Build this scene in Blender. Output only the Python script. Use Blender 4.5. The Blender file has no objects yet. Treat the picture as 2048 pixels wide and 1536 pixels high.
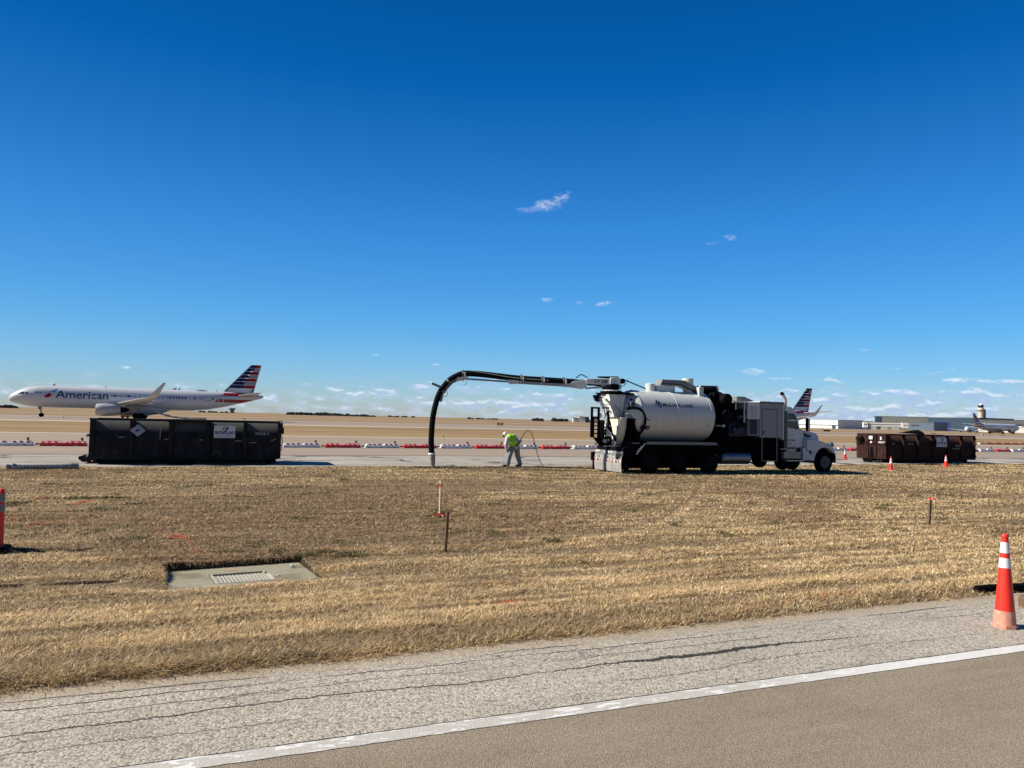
import bpy, bmesh, math, random
import numpy as np
from mathutils import Vector, Matrix, Euler
R = math.radians
S = bpy.context.scene
COL = S.collection
rnd = random.Random(7)

# ------------------------------------------------------------------ camera
EYE = 2.0
YAW, ROLL, PITCH = R(22), math.atan(.0245), math.atan(69.8 * math.cos(math.atan(.0245)) / 1480)
F0 = Vector((math.sin(YAW), math.cos(YAW), 0)); RT = Vector((math.cos(YAW), -math.sin(YAW), 0)); ZZ = Vector((0, 0, 1))
FW = math.cos(PITCH) * F0 + math.sin(PITCH) * ZZ
UP = math.cos(PITCH) * ZZ - math.sin(PITCH) * F0
rc = math.cos(ROLL) * RT + math.sin(ROLL) * UP
uc = math.cos(ROLL) * UP - math.sin(ROLL) * RT
cd = bpy.data.cameras.new('camera'); cam = bpy.data.objects.new('camera', cd); COL.objects.link(cam)
cd.sensor_width = 36; cd.lens = 1480 / 2048 * 36; cd.clip_start = .1; cd.clip_end = 20000
cam.matrix_world = Matrix((rc, uc, -FW)).transposed().to_4x4()
cam.location = (0, 0, EYE)
S.camera = cam

# ------------------------------------------------------------------ light
SUN_EL, SUN_AZ = R(37), R(-71.6)
LDIR = Vector((math.sin(SUN_AZ) * math.cos(SUN_EL), math.cos(SUN_AZ) * math.cos(SUN_EL), math.sin(SUN_EL)))
sd = bpy.data.lights.new('sun', 'SUN'); sd.energy = 5.0; sd.angle = R(.5); sd.color = (1, .93, .82)
so = bpy.data.objects.new('sun', sd); COL.objects.link(so); so.rotation_euler = LDIR.to_track_quat('Z', 'Y').to_euler()
S.view_settings.view_transform = 'Standard'; S.view_settings.look = 'None'
S.view_settings.exposure = .55; S.view_settings.gamma = 1
S.cycles.max_bounces = 6; S.cycles.diffuse_bounces = 2; S.cycles.transparent_max_bounces = 6

# ------------------------------------------------------------------ node helper
class NT:
    def __init__(s, tree): s.t = tree; s.n = tree.nodes; s.l = tree.links
    def add(s, typ, **kw):
        nd = s.n.new(typ)
        for k, v in kw.items(): setattr(nd, k, v)
        return nd
    def put(s, sock, v):
        if isinstance(v, bpy.types.NodeSocket): s.l.new(v, sock)
        elif v is not None:
            if isinstance(v, (tuple, list)) and len(v) == 3 and sock.type == 'RGBA': v = (*v, 1)
            sock.default_value = v
    def m(s, op, a, b=None, c=None, clamp=False):
        nd = s.add('ShaderNodeMath', operation=op, use_clamp=clamp)
        for i, v in enumerate((a, b, c)):
            if v is not None: s.put(nd.inputs[i], v)
        return nd.outputs[0]
    def mix(s, f, a, b, blend='MIX'):
        nd = s.add('ShaderNodeMix', data_type='RGBA', blend_type=blend)
        s.put(nd.inputs[0], f); s.put(nd.inputs[6], a); s.put(nd.inputs[7], b)
        return nd.outputs[2]
    def noise(s, vec, scale, detail=4, rough=.55, dist=0):
        nd = s.add('ShaderNodeTexNoise'); s.put(nd.inputs['Vector'], vec)
        nd.inputs['Scale'].default_value = scale; nd.inputs['Detail'].default_value = detail
        nd.inputs['Roughness'].default_value = rough; nd.inputs['Distortion'].default_value = dist
        return nd.outputs['Fac']
    def voro(s, vec, scale, feature='F1', out='Distance'):
        nd = s.add('ShaderNodeTexVoronoi', feature=feature); s.put(nd.inputs['Vector'], vec)
        nd.inputs['Scale'].default_value = scale
        return nd.outputs[out]
    def ramp(s, f, stops):
        nd = s.add('ShaderNodeValToRGB'); s.put(nd.inputs[0], f)
        el = nd.color_ramp.elements
        while len(el) < len(stops): el.new(.5)
        for e, (p, c) in zip(el, stops):
            e.position = p; e.color = (*c, 1) if isinstance(c, (tuple, list)) else (c, c, c, 1)
        return nd.outputs[0]
    def sstep(s, v, a, b):
        nd = s.add('ShaderNodeMapRange', interpolation_type='SMOOTHSTEP'); s.put(nd.inputs[0], v)
        nd.inputs[1].default_value = a; nd.inputs[2].default_value = b
        return nd.outputs[0]
    def xyz(s, v):
        nd = s.add('ShaderNodeSeparateXYZ'); s.put(nd.inputs[0], v); return nd.outputs
    def cxyz(s, x, y, z):
        nd = s.add('ShaderNodeCombineXYZ')
        for i, v in enumerate((x, y, z)): s.put(nd.inputs[i], v)
        return nd.outputs[0]

# ------------------------------------------------------------------ world: sky + clouds at infinity
W = bpy.data.worlds.new("World"); S.world = W; W.use_nodes = True
wt = NT(W.node_tree); bg = W.node_tree.nodes['Background']
sky = wt.add('ShaderNodeTexSky', sky_type='NISHITA'); sky.sun_disc = False
sky.sun_elevation = SUN_EL; sky.sun_rotation = SUN_AZ; sky.altitude = 150
sky.air_density = 1.0; sky.dust_density = .35; sky.ozone_density = 2.0
tc = wt.add('ShaderNodeTexCoord').outputs['Generated']
vx, vy, vz = wt.xyz(tc)
el = wt.m('MULTIPLY', wt.m('ARCSINE', vz), 180 / math.pi)
az = wt.m('MULTIPLY', wt.m('ARCTAN2', vx, vy), 180 / math.pi)
elf = wt.m('DIVIDE', el, 40, clamp=True)
azq = wt.m('MULTIPLY', wt.m('ADD', 38, wt.m('MULTIPLY', wt.m('SUBTRACT', az, 22), .30)), math.pi / 180); ce = wt.m('COSINE', wt.m('ARCSINE', vz))
wt.l.new(wt.cxyz(wt.m('MULTIPLY', ce, wt.m('SINE', azq)), wt.m('MULTIPLY', ce, wt.m('COSINE', azq)), vz), sky.inputs[0])
tint = wt.ramp(elf, [(0, (.62, .74, 1.02)), (.06, (.48, .74, 1.10)), (.16, (.31, .74, 1.14)), (.36, (.17, .69, 1.22)), (.62, (.015, .50, 1.06)), (.9, (.005, .38, .84))])
base = wt.mix(1.0, sky.outputs[0], tint, 'MULTIPLY')
def cloud_field(dz):
    e2 = wt.m('ADD', el, dz)
    p = wt.cxyz(wt.m('MULTIPLY', az, .56), wt.m('MULTIPLY', e2, 1.45), 0)
    n1 = wt.noise(p, 1.0, 7, .52)
    n2 = wt.noise(wt.cxyz(wt.m('MULTIPLY', az, .055), wt.m('MULTIPLY', e2, .25), 3.1), 1.0, 2)
    return wt.m('ADD', n1, wt.m('MULTIPLY', wt.m('SUBTRACT', n2, .5), .55))
dens = cloud_field(0); dens_up = cloud_field(.24)
# more cover low over the horizon and to the right
bias = wt.m('ADD', wt.m('MULTIPLY', wt.sstep(el, .0, 1.4), -.0), wt.m('MULTIPLY', wt.sstep(el, 1.3, 3.3), -.20))
bias = wt.m('ADD', bias, wt.m('SUBTRACT', wt.m('MULTIPLY', wt.sstep(az, -14, 48), .14), .055))
dd = wt.m('ADD', dens, bias); du = wt.m('ADD', dens_up, bias)
cover = wt.sstep(dd, .50, .60)
cover = wt.m('MULTIPLY', cover, wt.sstep(el, .15, .7))
cover = wt.m('MULTIPLY', cover, wt.m('SUBTRACT', 1, wt.sstep(el, 3.4, 4.3)))
top = wt.sstep(wt.m('SUBTRACT', dd, du), .0, .13)
ccol = wt.mix(top, (3.1, 4.3, 6.4), (6.6, 7.2, 8.0))
veil = wt.m('MULTIPLY', wt.sstep(dd, .40, .56), wt.m('MULTIPLY', wt.m('SUBTRACT', 1, wt.sstep(el, 1.5, 3.6)), .35))
skyc = wt.mix(veil, base, (4.6, 5.6, 7.4))
skyc = wt.mix(wt.m('MULTIPLY', cover, .60), skyc, ccol)
# single small clouds higher up: (elevation, azimuth, half height, half width, lean, amount)
for e0, a0, he, wa, lean, amt in ((16.35, 24.3, .60, 1.5, .0, .46), (16.0, 23.3, .34, 1.9, .08, .34), (16.75, 25.4, .62, 1.1, .35, .50), (16.3, 23.9, .3, .9, -.3, .4), (13.72, 38.35, .34, .62, -.1, .45), (13.4, 37.1, .16, .8, .1, .3),
                                (9.25, 24.6, .26, .7, 0, .45), (9.0, 28.9, .26, .95, .1, .6), (9.05, 27.1, .25, .5, 0, .35), (2.86, -5.8, .18, .75, 0, .8),
                                (2.45, -3.4, .08, .5, 0, .4), (3.9, 40.0, .34, 1.3, 0, .95), (4.0, 16.2, .2, .7, 0, .6), (4.6, 11.5, .12, .4, 0, .3), (3.25, 53.2, .3, 1.7, 0, .9), (4.1, 49.6, .14, .7, 0, .4), (3.4, 41.8, .18, 1.4, 0, .6), (5.4, 47.5, .16, .7, 0, .25), (1.5, -7.5, .12, 5.5, -.03, .25)):
    da = wt.m('SUBTRACT', az, a0); de = wt.m('SUBTRACT', wt.m('SUBTRACT', el, e0), wt.m('MULTIPLY', da, lean))
    q = wt.m('ADD', wt.m('POWER', wt.m('ABSOLUTE', wt.m('DIVIDE', da, wa)), 2), wt.m('POWER', wt.m('ABSOLUTE', wt.m('DIVIDE', de, he)), 2))
    nn = wt.noise(wt.cxyz(wt.m('MULTIPLY', az, 1.9), wt.m('MULTIPLY', el, 4.2), e0), 1.0, 8, .72, .6)
    f = wt.sstep(wt.m('SUBTRACT', wt.m('MULTIPLY', wt.m('SUBTRACT', nn, .30), 3.4), q), .0, 1.5)
    tp = wt.sstep(de, -he * .6, he * .3)
    skyc = wt.mix(wt.m('MULTIPLY', f, amt), skyc, wt.mix(tp, (4.6, 5.4, 7.6), (8.0, 8.3, 8.9)))
behind = wt.sstep(wt.m('ABSOLUTE', wt.m('SUBTRACT', az, 22)), 75, 130)
skyc = wt.mix(wt.m('MULTIPLY', behind, .55), skyc, (.0, .0, .0))
W.node_tree.links.new(skyc, bg.inputs[0]); bg.inputs[1].default_value = .085

# ------------------------------------------------------------------ materials
MATS = {}
def mat(name, col, rough=.6, metal=0, var=.12, scale=3.0, bump=0, bscale=60, coat=0, dirt=None, dirt_amt=.35, spec=.5):
    if name in MATS: return MATS[name]
    m = bpy.data.materials.new(name); m.use_nodes = True; t = NT(m.node_tree)
    b = m.node_tree.nodes['Principled BSDF']
    oc = t.add('ShaderNodeTexCoord').outputs['Object']
    n = t.noise(oc, scale, 5, .6)
    lo = tuple(c * (1 - var) for c in col); hi = tuple(min(1, c * (1 + var)) for c in col)
    c = t.mix(t.sstep(n, .3, .7), lo, hi)
    if dirt:
        n2 = t.noise(t.cxyz(*[t.m('MULTIPLY', q, k) for q, k in zip(t.xyz(oc), (1, 1, .35))]), scale * 1.7, 6, .7)
        c = t.mix(t.m('MULTIPLY', t.sstep(n2, .48, .72), dirt_amt), c, dirt)
    t.put(b.inputs['Base Color'], c)
    t.put(b.inputs['Roughness'], t.m('ADD', rough - .05, t.m('MULTIPLY', n, .12), clamp=True))
    b.inputs['Metallic'].default_value = metal
    b.inputs['Coat Weight'].default_value = coat
    b.inputs['Specular IOR Level'].default_value = spec
    if bump:
        bp = t.add('ShaderNodeBump'); bp.inputs['Strength'].default_value = bump; bp.inputs['Distance'].default_value = .02
        t.put(bp.inputs['Height'], t.noise(oc, bscale, 4)); t.put(b.inputs['Normal'], bp.outputs[0])
    MATS[name] = m; return m

M = dict(
    tankpaint=mat('cream_tank_paint', (.64, .66, .61), .36, coat=.12, dirt=(.42, .40, .34), dirt_amt=.25, var=.04),
    cream=mat('cream_panel_paint', (.74, .72, .54), .45, dirt=(.4, .36, .27), dirt_amt=.3, var=.05),
    white=mat('white_vehicle_paint', (.62, .63, .63), .35, coat=.1, dirt=(.45, .42, .37), dirt_amt=.18, var=.03),
    whitemetal=mat('white_painted_steel', (.74, .76, .73), .45, dirt=(.35, .32, .28), dirt_amt=.3),
    black=mat('black_painted_steel', (.005, .005, .008), .6, var=.4, spec=.04),
    chassis=mat('black_chassis', (.003, .003, .004), .8, var=.4, dirt=(.010, .009, .008), dirt_amt=.4, spec=.04),
    rubber=mat('tyre_rubber', (.005, .005, .006), .85, var=.3, bump=.3, dirt=(.018, .016, .013), dirt_amt=.3, spec=.04),
    hose=mat('black_rubber_hose', (.006, .008, .009), .6, var=.3, dirt=(.018, .02, .019), dirt_amt=.3, spec=.04),
    chrome=mat('chrome', (.62, .62, .62), .18, 1.0, var=.08),
    steel=mat('dull_steel', (.34, .34, .34), .4, .8, var=.2),
    rim=mat('dark_wheel_rim', (.010, .010, .012), .7, 0, spec=.04),
    alu=mat('aluminium_rim', (.085, .085, .09), .5, .5),
    grey=mat('grey_painted_steel', (.20, .205, .20), .5, dirt=(.16, .15, .13)),
    flap=mat('grey_flap', (.30, .29, .27), .75, dirt=(.10, .09, .08), dirt_amt=.6, scale=5),
    glass=mat('tinted_glass', (.01, .022, .022), .06, coat=.5, var=.1),
    navy=mat('navy_radiator', (.01, .014, .05), .6),
    louvre=mat('beige_louvre', (.50, .50, .44), .5),
    lamp=mat('clear_lamp', (.75, .73, .68), .2),
    redlamp=mat('red_lamp', (.35, .01, .01), .25),
    ink=mat('dark_ink', (.015, .025, .045), .5),
    navyink=mat('navy_ink', (.02, .05, .11), .45),
    binblk=mat('black_bin_paint', (.018, .018, .022), .5, var=.35, dirt=(.05, .05, .045), dirt_amt=.6, bump=.12, bscale=6, scale=2, spec=.08),
    binbrn=mat('brown_bin_paint', (.034, .015, .013), .6, var=.25, dirt=(.085, .045, .035), dirt_amt=.45, scale=2.5, bump=.1, bscale=8, spec=.06),
    scuff=mat('scuffed_bare_steel', (.32, .32, .31), .5, .3),
    board=mat('white_sign_board', (.66, .68, .70), .5, var=.04),
    greenink=mat('green_ink', (.03, .26, .13), .5),
    redpl=mat('red_plastic', (.58, .022, .025), .45, var=.12, dirt=(.35, .06, .05)),
    whitepl=mat('white_plastic', (.66, .66, .66), .5, dirt=(.40, .38, .35), dirt_amt=.4),
    pinkstripe=mat('pale_reflective_stripe', (.70, .44, .42), .4),
    darkstripe=mat('dark_red_stripe', (.22, .02, .025), .4),
    orange=mat('orange_cone_plastic', (.80, .030, .014), .45, var=.08, dirt=(.45, .16, .10), dirt_amt=.25),
    orangedirty=mat('scuffed_cone_plastic', (.62, .26, .18), .7, var=.15, dirt=(.55, .42, .34), dirt_amt=.8, scale=14),
    reflect=mat('white_reflective_band', (.74, .74, .74), .4, var=.06),
    coverall=mat('grey_coverall', (.22, .24, .27), .9, var=.15, bump=.4, bscale=14),
    shirt=mat('pale_coverall', (.50, .51, .50), .9, var=.1, bump=.4, bscale=14),
    vest=mat('lime_vest', (.36, .80, .02), .8, var=.1, bump=.5, bscale=9),
    vestband=mat('vest_band', (.60, .70, .30), .5),
    skin=mat('skin', (.36, .21, .15), .6),
    boot=mat('black_boot', (.012, .012, .012), .6),
    helmet=mat('white_helmet', (.72, .72, .68), .35),
    wood=mat('pale_lath_wood', (.66, .56, .38), .8, var=.15),
    wood2=mat('brown_stake_wood', (.20, .115, .07), .85, var=.25, scale=12),
    wood3=mat('tan_stake_wood', (.13, .085, .05), .85, var=.2),
    ribbon=mat('coral_ribbon', (.80, .20, .15), .6),
    planewhite=mat('silver_white_fuselage', (.50, .525, .55), .32, coat=.2, var=.03),
    planegrey=mat('grey_wing_skin', (.36, .37, .38), .4, var=.06),
    bluetail=mat('tail_blue', (.006, .016, .085), .65, var=.05, spec=.15),
    redtail=mat('tail_red', (.30, .010, .018), .65, var=.05, spec=.15),
    greytail=mat('tail_grey', (.25, .27, .29), .65, var=.04, spec=.15),
    whitetail=mat('tail_white', (.60, .62, .64), .35, var=.03),
    winddark=mat('dark_window', (.01, .015, .025), .15),
    windshade=mat('shaded_window', (.20, .26, .33), .3),
    doorline=mat('door_outline', (.72, .74, .76), .4),
    concretew=mat('pale_concrete_wall', (.56, .49, .38), .8, var=.08, scale=.3),
    bwhite=mat('white_wall', (.74, .74, .72), .7, var=.04, scale=.2),
    bblue=mat('slate_blue_cladding', (.10, .14, .19), .5, var=.08, scale=.2),
    bdark=mat('dark_navy_cladding', (.018, .045, .075), .5, var=.1, scale=.2),
    bnavy=mat('navy_hangar_door', (.008, .018, .12), .5, var=.1),
    bgreen=mat('grey_green_cladding', (.15, .165, .15), .7, var=.1, scale=.2),
    bgrey=mat('grey_fascia', (.13, .14, .14), .7, var=.1, scale=.2),
    yellow=mat('yellow_sign_face', (.80, .58, .18), .5),
    leaf=mat('hazy_tree_foliage', (.050, .070, .062), .9, var=.4, scale=.8),  # bluish haze of distance mixed into the leaf colour
    bark=mat('bark', (.05, .04, .03), .9),
    amber=mat('amber_lens', (.5, .12, .02), .3),
)

# ------------------------------------------------------------------ mesh builder
class MB:
    def __init__(s): s.v = []; s.f = []; s.mi = []; s.sm = []
    def face(s, pts, m=0, smooth=False):
        i = len(s.v); s.v += [tuple(p) for p in pts]; s.f.append(tuple(range(i, i + len(pts)))); s.mi.append(m); s.sm.append(smooth)
    def add(s, vs, fs, m=0, smooth=False):
        i = len(s.v); s.v += [tuple(p) for p in vs]
        for f in fs: s.f.append(tuple(i + k for k in f)); s.mi.append(m); s.sm.append(smooth)
        return s
    def box(s, x0, x1, y0, y1, z0, z1, m=0):
        vs = [(x, y, z) for x in (x0, x1) for y in (y0, y1) for z in (z0, z1)]
        return s.add(vs, [(0, 1, 3, 2), (4, 6, 7, 5), (0, 4, 5, 1), (2, 3, 7, 6), (0, 2, 6, 4), (1, 5, 7, 3)], m)
    def obox(s, p0, p1, w, h, m=0, up=(0, 0, 1)):       # bar from p0 to p1
        p0, p1 = Vector(p0), Vector(p1); d = (p1 - p0).normalized(); upv = Vector(up)
        if abs(d.dot(upv)) > .99: upv = Vector((1, 0, 0))
        sx = d.cross(upv).normalized(); sz = sx.cross(d)
        vs = [p + a * sx * w / 2 + b * sz * h / 2 for p in (p0, p1) for a in (-1, 1) for b in (-1, 1)]
        return s.add(vs, [(0, 1, 3, 2), (4, 6, 7, 5), (0, 4, 5, 1), (2, 3, 7, 6), (0, 2, 6, 4), (1, 5, 7, 3)], m)
    def prism(s, poly, vec, m=0, smooth=False):         # poly: 3D points, extruded by vec
        n = len(poly); a = [Vector(p) for p in poly]; b = [p + Vector(vec) for p in a]
        s.add(a + b, [tuple(range(n - 1, -1, -1)), tuple(range(n, 2 * n))], m)
        return s.add(a + b, [(i, (i + 1) % n, n + (i + 1) % n, n + i) for i in range(n)], m, smooth)
    def xz(s, poly, y0, y1, m=0): return s.prism([(x, y0, z) for x, z in poly], (0, y1 - y0, 0), m)
    def tube(s, pts, r, n=12, m=0, smooth=True, caps=True):
        pts = [Vector(p) for p in pts]; k = len(pts)
        rs = list(r) if isinstance(r, (list, tuple)) else [r] * k
        prev = None; rings = []
        for i, p in enumerate(pts):
            t = (pts[min(i + 1, k - 1)] - pts[max(i - 1, 0)])
            if t.length < 1e-6: t = rings_t if i else next((q - p for q in pts if (q - p).length > 1e-6), Vector((0, 0, 1)))
            t.normalize(); rings_t = t
            if prev is None:
                a = Vector((0, 0, 1)) if abs(t.z) < .9 else Vector((0, 1, 0)); u = t.cross(a).normalized()
            else: u = (prev - t * prev.dot(t)).normalized()
            prev = u; w = t.cross(u)
            rings.append([p + rs[i] * (math.cos(2 * math.pi * j / n) * u + math.sin(2 * math.pi * j / n) * w) for j in range(n)])
        vs = [q for rg in rings for q in rg]
        s.add(vs, [(i * n + j, i * n + (j + 1) % n, (i + 1) * n + (j + 1) % n, (i + 1) * n + j) for i in range(k - 1) for j in range(n)], m, smooth)
        if caps:
            s.face(rings[0][::-1], m); s.face(rings[-1], m)
        return s
    def cyl(s, p0, p1, r0, r1=None, n=20, m=0): return s.tube([p0, p1], [r0, r0 if r1 is None else r1], n, m)
    def text(s, string, size, place, m=0, shear=0, bold=0, slices=0, space=1.0, align='LEFT'):
        c = bpy.data.curves.new('t', 'FONT'); c.body = string; c.size = size; c.shear = shear; c.offset = bold
        c.space_character = space; c.align_x = align; c.resolution_u = 3
        o = bpy.data.objects.new('t', c); COL.objects.link(o)
        dg = bpy.context.evaluated_depsgraph_get(); me = bpy.data.meshes.new_from_object(o.evaluated_get(dg))
        bm = bmesh.new(); bm.from_mesh(me)
        if slices:
            ys = [v.co.y for v in bm.verts]
            for k in range(1, slices):
                y = min(ys) + (max(ys) - min(ys)) * k / slices
                bmesh.ops.bisect_plane(bm, geom=bm.verts[:] + bm.edges[:] + bm.faces[:], plane_co=(0, y, 0), plane_no=(0, 1, 0))
        bm.verts.index_update()
        s.add([place(v.co.x, v.co.y) for v in bm.verts], [tuple(v.index for v in f.verts) for f in bm.faces], m)
        bm.free(); bpy.data.objects.remove(o); bpy.data.curves.remove(c); bpy.data.meshes.remove(me)
        return s
    def build(s, name, mats, parent=None, bevel=0, loc=None):
        me = bpy.data.meshes.new(name); me.from_pydata(s.v, [], s.f); me.update()
        if not isinstance(mats, (list, tuple)): mats = [mats]
        for q in mats: me.materials.append(q)
        me.polygons.foreach_set('material_index', s.mi); me.polygons.foreach_set('use_smooth', s.sm)
        bm = bmesh.new(); bm.from_mesh(me); bmesh.ops.remove_doubles(bm, verts=bm.verts, dist=1e-5)
        bmesh.ops.recalc_face_normals(bm, faces=bm.faces); bm.to_mesh(me); bm.free()
        try: me.set_sharp_from_angle(angle=R(42))
        except Exception: pass
        o = bpy.data.objects.new(name, me); COL.objects.link(o)
        if parent is not None: o.parent = parent
        if loc is not None: o.location = loc
        if bevel:
            bv = o.modifiers.new('bevel', 'BEVEL'); bv.width = bevel; bv.segments = 2; bv.limit_method = 'ANGLE'
        return o

def tag(o, label=None, cat=None, group=None, kind=None):
    for k, v in (('label', label), ('category', cat), ('group', group), ('kind', kind)):
        if v: o[k] = v
    return o
def empty(name, loc, label, cat, rz=0, group=None):
    o = bpy.data.objects.new(name, None); COL.objects.link(o); o.location = loc; o.rotation_euler = (0, 0, rz); o.empty_display_size = .2
    return tag(o, label, cat, group)
def copy_tree(o, parent=None):
    c = o.copy(); COL.objects.link(c); c.parent = parent
    for ch in list(o.children): copy_tree(ch, c)
    return c
def poly_pts(pts, n=6):                                 # catmull-rom through points
    P = [Vector(p) for p in pts]; out = []
    for i in range(len(P) - 1):
        p0, p1, p2, p3 = P[max(i - 1, 0)], P[i], P[i + 1], P[min(i + 2, len(P) - 1)]
        for k in range(n):
            t = k / n
            out.append(.5 * ((2 * p1) + (p2 - p0) * t + (2 * p0 - 5 * p1 + 4 * p2 - p3) * t * t + (3 * p1 - p0 - 3 * p2 + p3) * t ** 3))
    return out + [P[-1]]

# ------------------------------------------------------------------ terrain
def sm(x, a, b): t = np.clip((x - a) / (b - a), 0, 1); return t * t * (3 - 2 * t)
def vn(x, y, seed=0):
    xi = np.floor(x).astype(np.int64); yi = np.floor(y).astype(np.int64); fx = x - xi; fy = y - yi
    def h(a, b):
        n = (a * 374761393 + b * 668265263 + seed * 974634777) & 0x7fffffff
        n = ((n ^ (n >> 13)) * 1274126177) & 0x7fffffff
        return ((n ^ (n >> 16)) & 0xffff) / 65535.0
    fx = fx * fx * (3 - 2 * fx); fy = fy * fy * (3 - 2 * fy)
    return (h(xi, yi) * (1 - fx) + h(xi + 1, yi) * fx) * (1 - fy) + (h(xi, yi + 1) * (1 - fx) + h(xi + 1, yi + 1) * fx) * fy
def fbm(x, y, o=3, seed=0):
    r = 0; a = .5; t = 0
    for k in range(o): r = r + a * vn(x * 2 ** k, y * 2 ** k, seed + k); t += a; a *= .5
    return r / t
SLAB_C, SLAB_R, SLAB_HX, SLAB_HY, SLAB_Z = (.47, 11.66), R(7), 1.0, .66, -.385
def slab_uv(X, Y):
    dx, dy = X - SLAB_C[0], Y - SLAB_C[1]; c, s = math.cos(SLAB_R), math.sin(SLAB_R)
    return dx * c + dy * s, -dx * s + dy * c
def height(X, Y):
    X = np.asarray(X, float); Y = np.asarray(Y, float)
    z = -.06 + .08 * sm(Y, 6.05, 6.35) - .34 * sm(Y, 6.5, 11.0) + .03 * sm(Y, 13, 18)
    z = z + (fbm(X * .35, Y * .9, 3, 5) - .5) * .10 * sm(Y, 6.4, 9) * (1 - sm(Y, 29, 32))
    z = z + (fbm(X * .9, Y * 5.5, 2, 9) - .5) * .055 * sm(Y, 6.4, 7.2) * (1 - sm(Y, 26, 30))
    z = z * (1 - sm(Y, 24, 31)) + (-.3) * sm(Y, 24, 31)
    z = z + .5 * sm(Y, 82, 115)
    # holes and washed-out edges seen on the left of the verge
    for hx, hy, hw, hd, dep in ((-2.6, 14.0, .75, .22, .16), (-1.5, 11.3, .45, .07, .06), (-2.5, 11.35, .35, .05, .05), (-1.6, 14.1, .9, .08, .05)):
        z = z - dep * np.exp(-((X - hx) / hw) ** 4 - ((Y - hy) / hd) ** 4)
    u, v = slab_uv(X, Y)
    ins = (1 - sm(np.abs(u), SLAB_HX - .02, SLAB_HX + .05)) * (1 - sm(np.abs(v), SLAB_HY - .02, SLAB_HY + .06))
    rim = np.exp(-(np.maximum(0, np.maximum(np.abs(u) - SLAB_HX, np.abs(v) - SLAB_HY)) / .35) ** 2)
    lip = SLAB_Z + .015 + .055 * sm(v, -.2, .6) + .03 * sm(-u, .3, .9) * sm(v, -.6, .4)
    z = z * (1 - rim) + lip * rim
    z = z * (1 - ins) + (SLAB_Z - .14) * ins
    return z
def grid_obj(name, xs, ys, mt, dz=0, hf=height, label=None, edge=None):
    X, Y = np.meshgrid(xs, ys)
    if edge: X, Y = edge(X, Y)
    Z = hf(X, Y) + dz if hf is not None else np.zeros_like(X) + dz
    ny, nx = X.shape; me = bpy.data.meshes.new(name)
    co = np.stack([X, Y, Z], -1).reshape(-1, 3).astype(np.float32)
    i = (np.arange(ny - 1)[:, None] * nx + np.arange(nx - 1)[None, :]).ravel()
    q = np.stack([i, i + 1, i + nx + 1, i + nx], 1).astype(np.int32)
    me.vertices.add(len(co)); me.vertices.foreach_set('co', co.ravel())
    me.loops.add(q.size); me.loops.foreach_set('vertex_index', q.ravel())
    me.polygons.add(len(q)); me.polygons.foreach_set('loop_start', np.arange(0, q.size, 4, dtype=np.int32)); me.polygons.foreach_set('loop_total', np.full(len(q), 4, np.int32))
    me.update(calc_edges=True); me.polygons.foreach_set('use_smooth', np.ones(len(q), bool)); me.materials.append(mt)
    o = bpy.data.objects.new(name, me); COL.objects.link(o); o['kind'] = 'structure'
    if label: o['label'] = label
    return o

def ground_mat():
    m = bpy.data.materials.new('dry_grass_ground'); m.use_nodes = True; t = NT(m.node_tree); b = m.node_tree.nodes['Principled BSDF']
    p = t.add('ShaderNodeNewGeometry').outputs['Position']; x, y, z = t.xyz(p)
    st = t.cxyz(t.m('MULTIPLY', x, .012), t.m('MULTIPLY', y, .11), 0)
    n1 = t.noise(st, 1.0, 6, .65); n2 = t.noise(p, 14.0, 5, .7); n3 = t.noise(t.cxyz(t.m('MULTIPLY', x, .12), t.m('MULTIPLY', y, .5), 4), 1.0, 4, .6)
    far = t.ramp(t.m('ADD', t.m('MULTIPLY', n1, .75), t.m('MULTIPLY', n3, .25)), [(.30, (.155, .098, .048)), (.46, (.255, .170, .085)), (.56, (.315, .222, .110)), (.70, (.235, .160, .098))])
    near = t.mix(t.sstep(n2, .3, .7), (.11, .078, .045), (.33, .24, .135))
    nz = t.xyz(t.add('ShaderNodeNewGeometry').outputs['True Normal'])[2]; near = t.mix(t.sstep(nz, .80, .93), (.040, .028, .018), near)  # steep banks get darker soil, painting in the shade of the drain hollow
    c = t.mix(t.sstep(y, 31, 36), near, far)
    t.put(b.inputs['Base Color'], c); b.inputs['Roughness'].default_value = .95; b.inputs['Specular IOR Level'].default_value = .1
    bp = t.add('ShaderNodeBump'); bp.inputs['Strength'].default_value = .5; bp.inputs['Distance'].default_value = .05
    t.put(bp.inputs['Height'], n2); t.put(b.inputs['Normal'], bp.outputs[0])
    return m
GM = ground_mat()
def lines(*segs):
    out = []
    for a, b, n in segs: out += list(np.linspace(a, b, n, endpoint=False))
    return np.array(out + [segs[-1][1]])
def geo(a, b, n): return list(np.geomspace(a, b, n))
xs = np.array(sorted([-q for q in geo(20, 3500, 26)] + list(lines((-19.5, -4, 60), (-4, -.8, 50), (-.8, 1.9, 130), (1.9, 12, 110), (12, 40, 110))) + geo(41, 5000, 40)))
ys = np.array(list(lines((-6, 5.9, 20), (5.9, 6.5, 14), (6.5, 10.7, 70), (10.7, 12.7, 100), (12.7, 20, 90), (20, 36, 60), (36, 130, 50))) + geo(134, 9000, 40))
grid_obj('ground', xs, ys, GM)

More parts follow.
